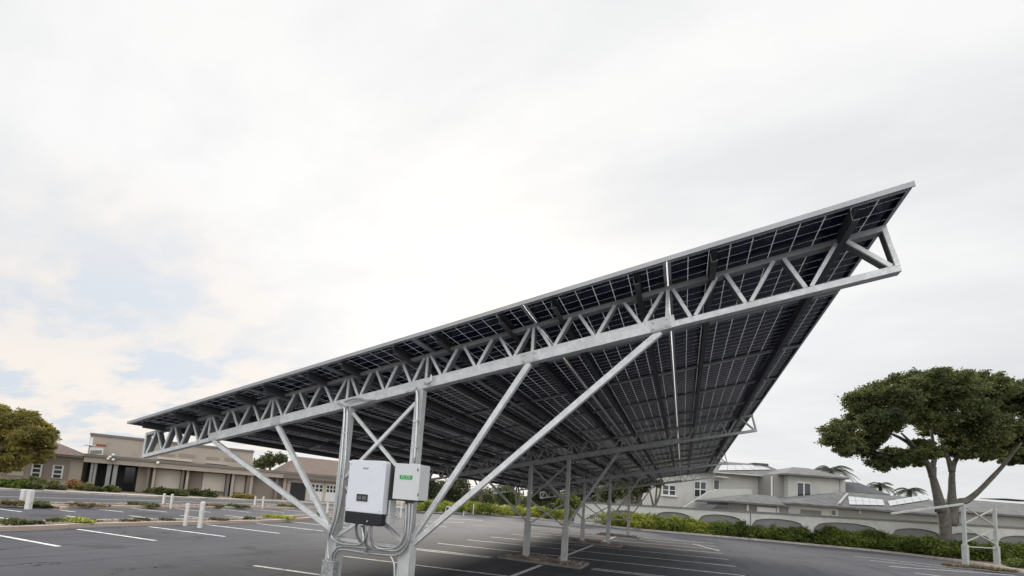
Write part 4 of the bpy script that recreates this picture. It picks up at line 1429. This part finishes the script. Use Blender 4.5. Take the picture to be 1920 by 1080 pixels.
# low pavilion roof in front
pav = empty('pavilion', at_d(1420, 960, 41), 'low pavilion with grey hip roof and white shutters in front of the house', 'pavilion')
eza = F40.px(1420, 943, 0.5)[1]
q = MB(); hip(q, F40, (F40.px(1359, 943, .5)[0], F40.px(1482, 943, .5)[0]), (F40.px(1402, 927, -2)[0], F40.px(1452, 931, -2)[0]), eza, F40.px(1425, 928, -2)[1], 0.5, -4.5, -2); q.build('roof', M['tiles'], pav)
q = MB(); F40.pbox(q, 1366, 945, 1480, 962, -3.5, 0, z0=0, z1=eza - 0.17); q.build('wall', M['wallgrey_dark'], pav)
for x0, x1, mt in ((1368, 1398, 'niche'), (1403, 1418, 'niche'), (1419, 1454, 'frame_white')):
    q = MB(); F40.box(q, F40.px(x0, 950)[0], F40.px(x1, 950)[0], eza - 0.72, eza - 0.32, 0.0, 0.05); q.build('shutter', M[mt], pav)
for x in (1400.5, 1457):
    q = MB(); F40.box(q, F40.px(x - 1.3, 950)[0], F40.px(x + 1.3, 950)[0], 0, eza - 0.17, 0.0, 0.15); q.build('post', M['frame_white'], pav)
q = MB(); P = [F40.pt(*F40.px(x, y, 0.5), 0.5) for x, y in ((1331, 957), (1344, 947), (1366, 947), (1366, 957))]; q.prism(P, -F40.n * 2); q.build('lean_to_roof', M['tiles_dark'], pav)
# low right wing
wing2 = empty('low_house_wing', at_d(1580, 965, 41), 'single storey wing with white solar panels on its tiled roof, left of the big tree', 'house')
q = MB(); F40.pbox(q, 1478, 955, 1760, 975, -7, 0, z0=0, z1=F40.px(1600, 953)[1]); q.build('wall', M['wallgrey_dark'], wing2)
q = MB(); F40.pbox(q, 1478, 955, 1572, 975, 0, 0.06, z0=0, z1=F40.px(1600, 953)[1]); q.build('wall_bay', M['wallgrey'], wing2)
q = MB(); F40.pbox(q, 1501, 955, 1540, 966, 0.06, 0.08); q.build('dark_opening', M['niche'], wing2)
window(F40, 1559, 956, 1568, 967, 1, 1, wing2, 0.06, False)
q = MB(); F40.pbox(q, 1611.5, 951, 1614, 963, 0, 0.12); q.build('downpipe', M['frame_white'], wing2)
ezw = F40.px(1600, 951.5, .5)[1]
rzw = F40.px(1620, 925, -3.4)[1]
q = MB(); hip(q, F40, (F40.px(1474, 945, .5)[0], F40.px(1790, 952, .5)[0]), (F40.px(1586, 925, -3.4)[0], F40.px(1742, 925, -3.4)[0]), ezw, rzw, 0.55, -7.5, -3.5); q.build('roof', M['tiles'], wing2)
q = MB(); a_, n_ = on_slope(F40, 1572, 945, ezw, rzw, .55, -3.5, .08); b_, _ = on_slope(F40, 1588, 926, ezw, rzw, .55, -3.5, .08); q.bar(a_, b_, 0.22, 0.1); q.build('ridge_cap', M['wallgrey'], wing2)
for quad, nu in ((((1590, 931), (1655, 937.5), (1659, 948), (1592, 946.5)), 5), (((1664, 940), (1733, 928.5), (1741, 937.5), (1668, 949)), 5)):
    roof_array('b', F40, quad, ezw, rzw, 0.55, -3.5, nu, 2, wing2)
# dark roof further back and the one right of the tree
bh = empty('back_house', at_d(1610, 940, 58), 'house far behind with dark hip roof, between the grey house and the palms', 'house')
F58 = DF(56)
q = MB(); hip(q, F58, (F58.px(1560, 927, 0)[0], F58.px(1662, 927, 0)[0]), (F58.px(1588, 905, -3)[0], F58.px(1612, 905, -3)[0]), F58.px(1640, 926, 0)[1], F58.px(1600, 904, -3)[1], 0.5, -7, -3.2); q.build('roof', M['tiles_dark'], bh)
q = MB(); F58.pbox(q, 1566, 928, 1656, 950, -6.5, 0, z0=0, z1=F58.px(1640, 927)[1]); q.build('wall', M['wallgrey_dark'], bh)
rh = empty('tiled_roof_house', at_d(1850, 970, 42), 'low house with rough grey tiled roof behind the bare steel frame', 'house')
F42b = DF(41)
ezr = F42b.px(1850, 961, .5)[1]
q = MB(); hip(q, F42b, (F42b.px(1792, 957, .5)[0], F42b.px(2010, 960, .5)[0]), (F42b.px(1812, 945, -2)[0], F42b.px(1975, 942, -2)[0]), ezr, F42b.px(1870, 940.5, -3)[1], 0.5, -8, -3.4); q.build('roof', M['tiles'], rh)
q = MB(); F42b.pbox(q, 1798, 962, 2005, 985, -7, 0, z0=0, z1=ezr - 0.17); q.build('wall', M['wallgrey_dark'], rh)
q = MB(); F42b.pbox(q, 1885, 934.5, 1960, 941, -6, -3.8); q.build('upper_roof', M['tiles_dark'], rh)

# ================================================================== VEGETATION
def limb(mb, px_pts, d0, radii, dd_=None):
    W = [at_d(x, y, d0 + (dd_[i] if dd_ else 0)) for i, (x, y) in enumerate(px_pts)]
    S_ = smooth_path(W, 4)
    rr = []
    for i in range(len(radii) - 1):
        for k_ in range(4): rr.append(radii[i] + (radii[i + 1] - radii[i]) * k_ / 4)
    rr.append(radii[-1])
    mb.tube(S_, 0.1, 9, radii=rr)


# big spreading tree on the right
TD = 29.5
bt = empty('spreading_tree', at_d(1774, 1032, TD) * 1.0, 'big dark green umbrella shaped tree with pale forked limbs by the hedge', 'tree')
bt.location.z = 0
q = MB()
b0 = at_d(1773, 1035, TD)
limb(q, ((1774, 1062), (1773, 1000), (1770, 965), (1763, 945)), TD, (.36, .30, .33, .32))
limb(q, ((1781, 985), (1785, 955), (1790, 940)), TD, (.34, .32, .28))
limb(q, ((1765, 960), (1757, 925), (1748, 893), (1738, 868), (1716, 838), (1690, 812)), TD, (.32, .24, .18, .15, .10, .05), (0, 0, 0, -.4, -.8, -1.2))
limb(q, ((1748, 895), (1750, 870), (1752, 850), (1745, 800)), TD, (.2, .16, .12, .07), (0, 0, .3, 1))
limb(q, ((1784, 955), (1785, 920), (1785, 890), (1790, 866), (1812, 835), (1840, 800)), TD, (.28, .19, .16, .14, .09, .05), (0, 0, 0, .3, .7, 1.0))
limb(q, ((1785, 885), (1777, 858), (1765, 830)), TD, (.17, .12, .06))
limb(q, ((1780, 950), (1800, 941), (1815, 937), (1838, 918), (1862, 893), (1885, 868), (1915, 830)), TD, (.32, .24, .19, .14, .13, .10, .05), (0, 0, 0, -.3, -.6, -1, -1.6))
limb(q, ((1735, 866), (1700, 852), (1665, 850)), TD, (.13, .08, .04), (-.4, -.9, -1.6))
limb(q, ((1716, 838), (1675, 815), (1620, 800)), TD, (.12, .08, .03), (-.8, -.6, 0))
limb(q, ((1812, 835), (1800, 790), (1760, 745)), TD, (.1, .07, .04), (.7, .7, .7))
q.build('trunk', M['barkpale'], bt, smooth=True)
LOB = [(1580, 812, 32, -1.5), (1588, 838, 24, -1), (1614, 832, 30, 0), (1640, 815, 24, 0), (1905, 850, 22, 0), (1622, 762, 37, 0), (1655, 733, 34, 1.5), (1700, 722, 34, 0), (1700, 742, 38, -3), (1748, 712, 30, 0), (1772, 726, 42, -3.5), (1790, 712, 26, 2),
       (1838, 735, 38, -2), (1850, 720, 26, 2), (1897, 745, 36, 0), (1940, 760, 44, -1), (1985, 790, 44, 0), (1648, 785, 33, -2), (1660, 800, 26, 2), (1690, 775, 30, 1.5), (1745, 778, 36, -2), (1757, 800, 28, 2.5), (1811, 790, 40, -2.5), (1826, 812, 32, 2.5), (1872, 800, 40, -1),
       (1885, 828, 30, 2), (1930, 815, 40, 0), (1950, 845, 28, 0), (1663, 862, 26, -1), (1650, 870, 14, -1), (1690, 866, 13, -1), (1718, 864, 14, 0), (1733, 836, 19, -1), (1788, 838, 22, 1), (1850, 848, 22, -1), (1815, 850, 18, -1), (1880, 852, 20, 1), (1748, 845, 17, -2), (1728, 850, 14, -2), (1768, 848, 16, 1.5), (1700, 848, 15, 1), (1905, 862, 18, 0), (1800, 750, 34, 4), (1740, 745, 34, 4), (1870, 765, 34, 4), (1640, 820, 18, 0)]
lobes = []
for x, y, r_, dz in LOB:
    c = at_d(x, y, TD + dz * 0.8); rm = r_ * TD / FPX
    lobes.append((tuple(c), (rm * 0.98, rm * 1.15, rm * 0.82)))
def sub_lobes(lobes, n, f, seed, push=0.72):
    r = random.Random(seed); out = []
    for c, rad in lobes:
        for i in range(n):
            d = Vector((r.gauss(0, 1), r.gauss(0, 1), r.gauss(0, 1) * .9)).normalized() * (push * r.uniform(.75, 1.15))
            k_ = f * r.uniform(.65, 1.25)
            out.append(((c[0] + d.x * rad[0], c[1] + d.y * rad[1], c[2] + d.z * rad[2]), (rad[0] * k_ * 1.1, rad[1] * k_ * 1.1, rad[2] * k_ * .75)))
    return out


foliage('crown', sub_lobes(lobes, 12, 0.385, 4, 0.80) + [(c, tuple(v * .5 for v in rad)) for c, rad in lobes], 260000, 0.085, M['leaf_big'], bt, spread=0.66, clumps=11, flat=1.0, seed=3, shell=0.45)

# left olive tree
LD = 30.0
lt = empty('olive_tree', (0, 0, 0), 'yellowish olive leaved tree at the left edge of the view', 'tree')
tb = at_d(-28, 935, LD); lt.location = (tb.x, tb.y, 0)
q = MB(); limb(q, ((-28, 945), (-26, 900), (-18, 870), (10, 835)), LD, (.3, .24, .2, .08)); limb(q, ((-24, 885), (-40, 850), (-60, 810)), LD, (.2, .14, .06)); limb(q, ((-18, 870), (30, 850), (60, 838)), LD, (.14, .08, .04))
q.build('trunk', M['bark'], lt, smooth=True)
lobes = []
for x, y, r_, dz in ((-30, 800, 45, 0), (15, 792, 30, -1), (45, 785, 20, 0), (70, 795, 16, 0), (20, 825, 32, 1), (55, 820, 27, -1), (85, 815, 17, 0), (98, 808, 9, 0), (20, 855, 26, 0), (60, 848, 22, 0), (82, 838, 15, 0), (90, 852, 9, -.5), (-20, 850, 40, 0), (0, 770, 18, 0), (72, 866, 8, 0), (28, 874, 12, 0)):
    c = at_d(x, y, LD + dz); rm = r_ * LD / FPX
    lobes.append((tuple(c), (rm, rm * 1.2, rm * 0.85)))
foliage('crown', sub_lobes(lobes, 11, 0.36, 6, 0.75), 80000, 0.075, M['leaf_olive'], lt, spread=0.85, clumps=10, flat=0.6, seed=5, shell=0.3)

# hedges along the far kerb
def hedge(name, x0, x1, ytop, ybot, depth_add, mat, label, seed, count, size=0.075, wob=0.12, hh=None):
    """row of rounded shrub masses between two photo columns; ytop/ybot functions of x"""
    n_ = max(3, int(abs(x1 - x0) / 16))
    lobes = []
    r = random.Random(seed)
    mid = None
    for i in range(n_):
        x = x0 + (x1 - x0) * (i + .5) / n_
        gpt = at_z(x, ybot(x), 0.10)
        d = dist_of(gpt) + depth_add
        zt = at_d(x, ytop(x), d).z * (1 + r.uniform(-wob, wob))
        w = abs(x1 - x0) / n_ * d / FPX
        c = at_d(x, ybot(x), d)
        lobes.append(((c.x, c.y, zt * 0.52), (w * 0.95, 0.62, zt * 0.50)))
        if i == n_ // 2: mid = (c.x, c.y, 0)
    h = empty(name, mid, label, 'hedge')
    foliage('foliage', lobes, count, size, mat, h, clumps=46, seed=seed, shell=0.35, floor=0.09, flat=0.3)
    q = MB()
    for (c, rad) in lobes:
        for k_ in range(3):
            ox, oy = r.uniform(-.3, .3), r.uniform(-.2, .2)
            q.tube([(c[0] + ox * .3, c[1] + oy * .3, 0.05), (c[0] + ox, c[1] + oy, c[2] * 1.1)], .02, 5)
    q.build('stems', M['bark'], h)
    return h


lin = lambda pts: (lambda x: float(np.interp(x, [p[0] for p in pts], [p[1] for p in pts])))
kb = lin([(780, 960), (890, 963), (1030, 974), (1200, 993), (1300, 1001), (1500, 1019), (1640, 1032), (1750, 1045), (1860, 1056), (1960, 1062)])
ht_ = lin([(780, 938), (850, 940), (900, 943), (1000, 950), (1100, 957), (1200, 965), (1300, 973), (1400, 984), (1500, 990), (1560, 992), (1640, 997), (1700, 1004), (1760, 1012), (1920, 1020)])
hedge('hedge', 776, 1000, ht_, kb, 1.6, M['leaf_hedge'], 'lime green hedge behind the far bollards', 21, 27200)
hedge('hedge', 1000, 1190, ht_, kb, 1.5, M['leaf_hedge'], 'lime green hedge seen between the carport columns', 22, 25500)
hedge('hedge', 1190, 1335, ht_, kb, 1.3, M['leaf_hedge'], 'bright lime hedge just right of the farthest columns', 23, 27200)
hedge('hedge', 1335, 1516, ht_, kb, 1.2, M['leaf_hedge2'], 'uneven green hedge below the third and fourth wall arches', 24, 17000, wob=0.2)
hedge('hedge', 1532, 1640, ht_, kb, 1.2, M['leaf_hedge2'], 'dense dark green hedge right of the gap in the hedge', 25, 22100)
hedge('hedge', 1640, 1765, ht_, kb, 1.3, M['leaf_hedge2'], 'dark green hedge running up to the big tree trunk', 26, 23800)
hedge('hedge', 1785, 1960, ht_, kb, 1.6, M['leaf_hedge2'], 'dark hedge behind the bare steel frame', 27, 15000)


def shrub(x, yb, w_px, h_px, mat, label, seed, cat='shrub', name='shrub', count=1500, size=0.06, z0=0.09, nl=5, group=None):
    p = at_z(x, yb, z0); d = dist_of(p); k_ = d / FPX
    r = random.Random(seed)
    lobes = []
    for i in range(nl):
        dx = (i / max(1, nl - 1) - .5) * w_px * k_ * 0.75
        hz = h_px * k_ * r.uniform(.7, 1.0)
        c = p + RH * dx + FH * r.uniform(-.1, .1)
        lobes.append(((c.x, c.y, z0 + hz * .45), (w_px * k_ / nl * .9 + .02, min(.35, w_px * k_ / nl + .05), hz * .5)))
    return foliage(name, lobes, count, size, mat, seed=seed, clumps=14, shell=.2, floor=z0 - 0.02, label=label, cat=cat, group=group)


# plants on the near strip (each clump apart)
G1 = 'plants on the near planting strip'
for i, (x, yb, w, h, mt, lab) in enumerate((
        (20, 985, 46, 11, 'leaf_bush', 'green shrub clump at the far left of the near strip'),
        (62, 984, 26, 7, 'leaf_bush', 'low grey green plant left of the first bay line'),
        (105, 981, 14, 9, 'leaf_bush', 'small round plant at the left end of the bright ground cover'),
        (138, 981, 60, 10, 'leaf_hedge', 'bright green ground cover on the near strip'),
        (178, 980, 20, 5, 'leaf_dry', 'dry brown tuft beside the bright ground cover'),
        (240, 979, 22, 5, 'leaf_dry', 'dry plant halfway along the near strip'),
        (268, 978, 24, 6, 'leaf_bush', 'low plant near the big bollard pair'),
        (312, 977, 24, 5, 'leaf_bush', 'dark low plant left of the big bollard pair'),
        (410, 977, 30, 5, 'leaf_dry', 'dry brown growth right of the big bollards'),
        (466, 975, 14, 7, 'leaf_bush', 'small green plant right of the big bollards'),
        (525, 973, 54, 8, 'leaf_hedge', 'yellow green plant clump at the far end of the near strip'),
        (596, 968, 26, 7, 'leaf_lime', 'small lime plant beside the single bollard'))):
    shrub(x, yb, w, h, M[mt], lab, 40 + i, 'plant', 'plant', 1300, 0.045, group=G1)
G2 = 'plants on the far planting strip'
for i, (x, yb, w, h, mt, lab) in enumerate((
        (22, 947, 44, 8, 'leaf_dry', 'orange brown growth left of the leftmost bollards'),
        (72, 948, 34, 8, 'leaf_bush', 'grey green plants just right of the leftmost bollards'),
        (165, 949, 60, 4, 'leaf_dry', 'low dry cover in the middle of the far strip'),
        (272, 949, 56, 7, 'leaf_bush', 'green plants left of the small bollard pair'),
        (400, 950, 40, 4, 'leaf_dry', 'dry low plants right of the small bollard pair'),
        (446, 951, 40, 5, 'leaf_bush', 'low plants left of the distant bollard pair'),
        (540, 951, 40, 6, 'leaf_dry', 'dry plants seen between the two left braces'))):
    shrub(x, yb, w, h, M[mt], lab, 60 + i, 'plant', 'plant', 900, 0.06, group=G2)
# shrubs along the left building
G3 = 'shrubs along the left building'
for i, (x, yb, w, h, mt, lab) in enumerate((
        (20, 915, 46, 18, 'leaf_hedge2', 'dark shrub under the left tree'),
        (65, 915, 80, 19, 'leaf_big', 'clipped dark hedge below the narrow windows'),
        (58, 917, 40, 11, 'leaf_bush', 'grey green shrub in front of the clipped hedge, left'),
        (100, 918, 44, 11, 'leaf_bush', 'grey green shrub in front of the clipped hedge, right'),
        (139, 916, 22, 18, 'leaf_flower', 'orange flowering bush left of the entrance'),
        (156, 919, 26, 14, 'leaf_olive', 'olive bush between the flowering bush and the entrance'),
        (176, 921, 26, 10, 'leaf_bush', 'low shrub at the foot of the first entrance pillars'),
        (209, 922, 26, 12, 'leaf_lime', 'pale shrub at the foot of the right entrance pillars'),
        (284, 925, 20, 9, 'leaf_bush', 'small shrub below the first pillar pair of the wall'),
        (318, 929, 56, 13, 'leaf_big', 'dark clipped hedge below the pale panel'),
        (375, 931, 64, 14, 'leaf_big', 'dark rounded hedge right of the clipped one'),
        (455, 935, 44, 9, 'leaf_olive', 'olive ground shrub below the right hand panels'))):
    shrub(x, yb, w, h, M[mt], lab, 80 + i, 'shrub', 'shrub', 2600, 0.11, 0.13, 6, group=G3)
shrub(1904, 1064, 34, 18, M['leaf_lime'], 'small pale round shrub at the right edge of the view', 99, 'shrub', 'shrub', 2600, 0.07)
shrub(1524, 1016, 16, 22, M['leaf_lime'], 'pale yellow green shrub in the gap of the hedge', 98, 'shrub', 'shrub', 1500, 0.08)
for i, (x, yb) in enumerate(((1790, 1062), (1838, 1066), (1880, 1071))):
    shrub(x, yb, 40, 4, M['leaf_dry'], ('dry leaf litter left of the bare frame', 'dry leaf litter between the frame posts', 'dry leaf litter right of the bare frame')[i], 110 + i, 'leaf litter', 'leaf_litter', 1200, 0.05)

# palms behind the house
def palm(x, yc, ybase, d, rad_px, label, seed, nf=20):
    r = random.Random(seed)
    c = at_d(x, yc, d)
    t = empty('palm_tree', (c.x, c.y, 0), label, 'palm', 'palms behind the house')
    q = MB(); q.tube([(c.x, c.y, 0), (c.x + .1, c.y, c.z * .5), (c.x, c.y, c.z)], .22, 9, radii=[.28, .22, .2]); q.build('trunk', M['palmtrunk'], t, smooth=True)
    q = MB()
    Lf = rad_px * d / FPX
    for i in range(nf):
        az = 2 * math.pi * (i + r.random() * .6) / nf
        el = r.uniform(0.15, 1.15)
        dirh = Vector((math.cos(az), math.sin(az), 0))
        pts = []
        for k_ in range(9):
            s = k_ / 8
            pts.append(c + dirh * (Lf * s * math.cos(el * (1 - s * .3))) + Vector((0, 0, Lf * (math.sin(el) * s - 0.85 * s * s))))
        for k_ in range(8):
            a_, b_ = pts[k_], pts[k_ + 1]
            dn = (b_ - a_).normalized()
            sd = dn.cross(Vector((0, 0, 1))).normalized()
            q.bar(a_, b_, .03, .03)
            for m_ in range(4):
                p0_ = a_ + (b_ - a_) * (m_ / 4)
                ll = Lf * .30 * math.sin(math.pi * (0.12 + .85 * (k_ + m_ / 4) / 8))
                for sg in (-1, 1):
                    tip = p0_ + sd * sg * ll * .75 + dn * ll * .55 - Vector((0, 0, ll * .35))
                    q.add([p0_, p0_ + dn * .07, tip], [(0, 1, 2)])
    q.build('fronds', M['leaf_palm'], t, fixn=False)


palm(1558, 882, 900, 58, 44, 'largest palm, rising behind the roof of the grey house', 1, 22)
palm(1650, 911, 930, 62, 28, 'left of the two small palms behind the low wing', 2, 18)
palm(1706, 921, 930, 60, 30, 'right of the two small palms behind the low wing', 3, 18)
shrub(1648, 1018, 46, 60, M['leaf_palm'], 'dark bushy tree between the two small palms', 130, 'tree', 'bushy_tree', 100, 0.2) if False else None


# trees in the middle distance behind the carport
def midtree(x, yb, d, lob, mat, label, seed, trunk=(.12, .05), count=5000, size=.14, bark='bark', branches=()):
    b_ = at_d(x, yb, d)
    t = empty('tree', (b_.x, b_.y, 0), label, 'tree', 'trees beyond the car park')
    q = MB()
    q.tube([(b_.x, b_.y, -.3), tuple(at_d(x + 2, (yb + lob[0][1]) / 2, d)), tuple(at_d(lob[0][0], lob[0][1], d))], .1, 7, radii=[trunk[0] * 1.3, trunk[0], trunk[1]])
    for pts in branches:
        limb(q, pts, d, [trunk[0] * .8 * (1 - i / len(pts)) + .025 for i in range(len(pts))])
    q.build('trunk', M[bark], t, smooth=True)
    lobes = [(tuple(at_d(lx, ly, d + dz)), (r_ * d / FPX, r_ * d / FPX, r_ * .8 * d / FPX)) for lx, ly, r_, dz in lob]
    foliage('crown', lobes, count, size, mat, t, clumps=26, seed=seed, shell=.35)
    return t


midtree(800, 955, 50, ((800, 915, 24, 0), (786, 895, 18, 0), (815, 930, 16, 1), (780, 930, 18, 0)), M['leaf_gum'], 'dark leafy tree just right of the electrical box', 201, count=6500)
midtree(845, 957, 55, ((842, 915, 22, 0), (862, 905, 18, 1), (835, 935, 18, 0), (868, 930, 18, 0)), M['leaf_gum'], 'grey green tree seen between the two right braces', 202, count=6500)
midtree(901, 950, 50, ((897, 890, 14, 0), (880, 885, 12, 0), (915, 885, 12, 0)), M['leaf_gum'], 'thin forked tree just below the outer right brace', 203, count=2200, branches=(((901, 945), (896, 915), (888, 897), (878, 885)), ((899, 925), (905, 905), (915, 890))))
midtree(950, 955, 52, ((948, 925, 18, 0), (938, 935, 14, 0), (962, 935, 14, 0), (952, 915, 12, 1)), M['leaf_lime'], 'rounded yellow green tree left of the second frame', 204, count=5500)
midtree(972, 962, 48, ((968, 892, 14, 0), (985, 885, 14, 0)), M['leaf_gum'], 'slender pale forked tree behind the second frame', 205, count=1800, bark='barkpale', branches=(((972, 960), (967, 930), (970, 912), (980, 905), (1000, 908)), ((966, 930), (958, 905), (955, 890))))
midtree(1026, 962, 54, ((1020, 918, 22, 0), (1040, 908, 20, 0), (1008, 930, 16, 1), (1035, 930, 16, 0)), M['leaf_gum'], 'dull green tree between the second frame columns', 206, count=6500)
midtree(1095, 965, 58, ((1090, 925, 24, 0), (1110, 915, 20, 0), (1075, 935, 16, 0)), M['leaf_gum'], 'dull green tree behind the third frame', 207, count=6500)
midtree(1150, 975, 52, ((1148, 920, 22, 0), (1165, 905, 20, 0), (1135, 930, 16, 0)), M['leaf_big'], 'dark tree behind the farthest columns', 208, (.22, .1), count=6500)
midtree(1196, 990, 39.5, ((1195, 905, 20, 0), (1183, 920, 14, 0), (1206, 915, 12, 0)), M['leaf_big'], 'dark leaning tree right at the farthest columns', 209, (.30, .14), count=4500, branches=(((1192, 960), (1200, 930), (1214, 905)), ((1192, 965), (1185, 935), (1178, 915))))
midtree(1227, 985, 38.5, ((1232, 905, 12, 0), (1215, 902, 10, 0)), M['leaf_gum'], 'bare pale forked sapling in front of the wall', 210, (.10, .05), count=500, bark='barkpale', branches=(((1227, 960), (1222, 935), (1216, 915)), ((1227, 950), (1236, 930), (1240, 905))))
midtree(505, 925, 62, ((505, 862, 16, 0), (488, 868, 13, 0), (525, 860, 12, 0)), M['leaf_bush'], 'green tree top showing above the roof between left braces', 211, (.2, .1), count=3600, size=.2)
midtree(712, 950, 60, ((712, 905, 20, 0), (735, 915, 18, 0), (690, 915, 16, 0), (752, 905, 18, 0)), M['leaf_gum'], 'grey green tree behind the inverter', 212, count=5000)
midtree(-60, 930, 60, ((130, 836, 8, 0), (140, 832, 9, 0), (146, 838, 8, 0)), M['leaf_gum'], 'small tree top behind the gabled wing roof', 213, (.06, .03), count=600) if False else None
midtree(1068, 962, 39.5, ((1066, 938, 15, 0), (1078, 944, 12, 0), (1054, 945, 12, 0)), M['leaf_lime'], 'yellow green bush at the left end of the arched wall', 214, (.06, .03), count=3500, size=.11)
# low scrub beyond the hedge as one mass
lobes = []
r = random.Random(5)
for i in range(70):
    x = r.uniform(770, 1200); d = r.uniform(58, 85)
    c = at_d(x, 940, d)
    lobes.append(((c.x, c.y, 1.0 + r.random() * 1.2), (r.uniform(1.5, 3), 1.5, r.uniform(.8, 1.7))))
foliage('scrub', lobes, 26000, 0.22, M['leaf_gum'], clumps=20, seed=77, shell=.3, kind='stuff', label='mass of dull green scrub beyond the hedge and trees', cat='scrub')
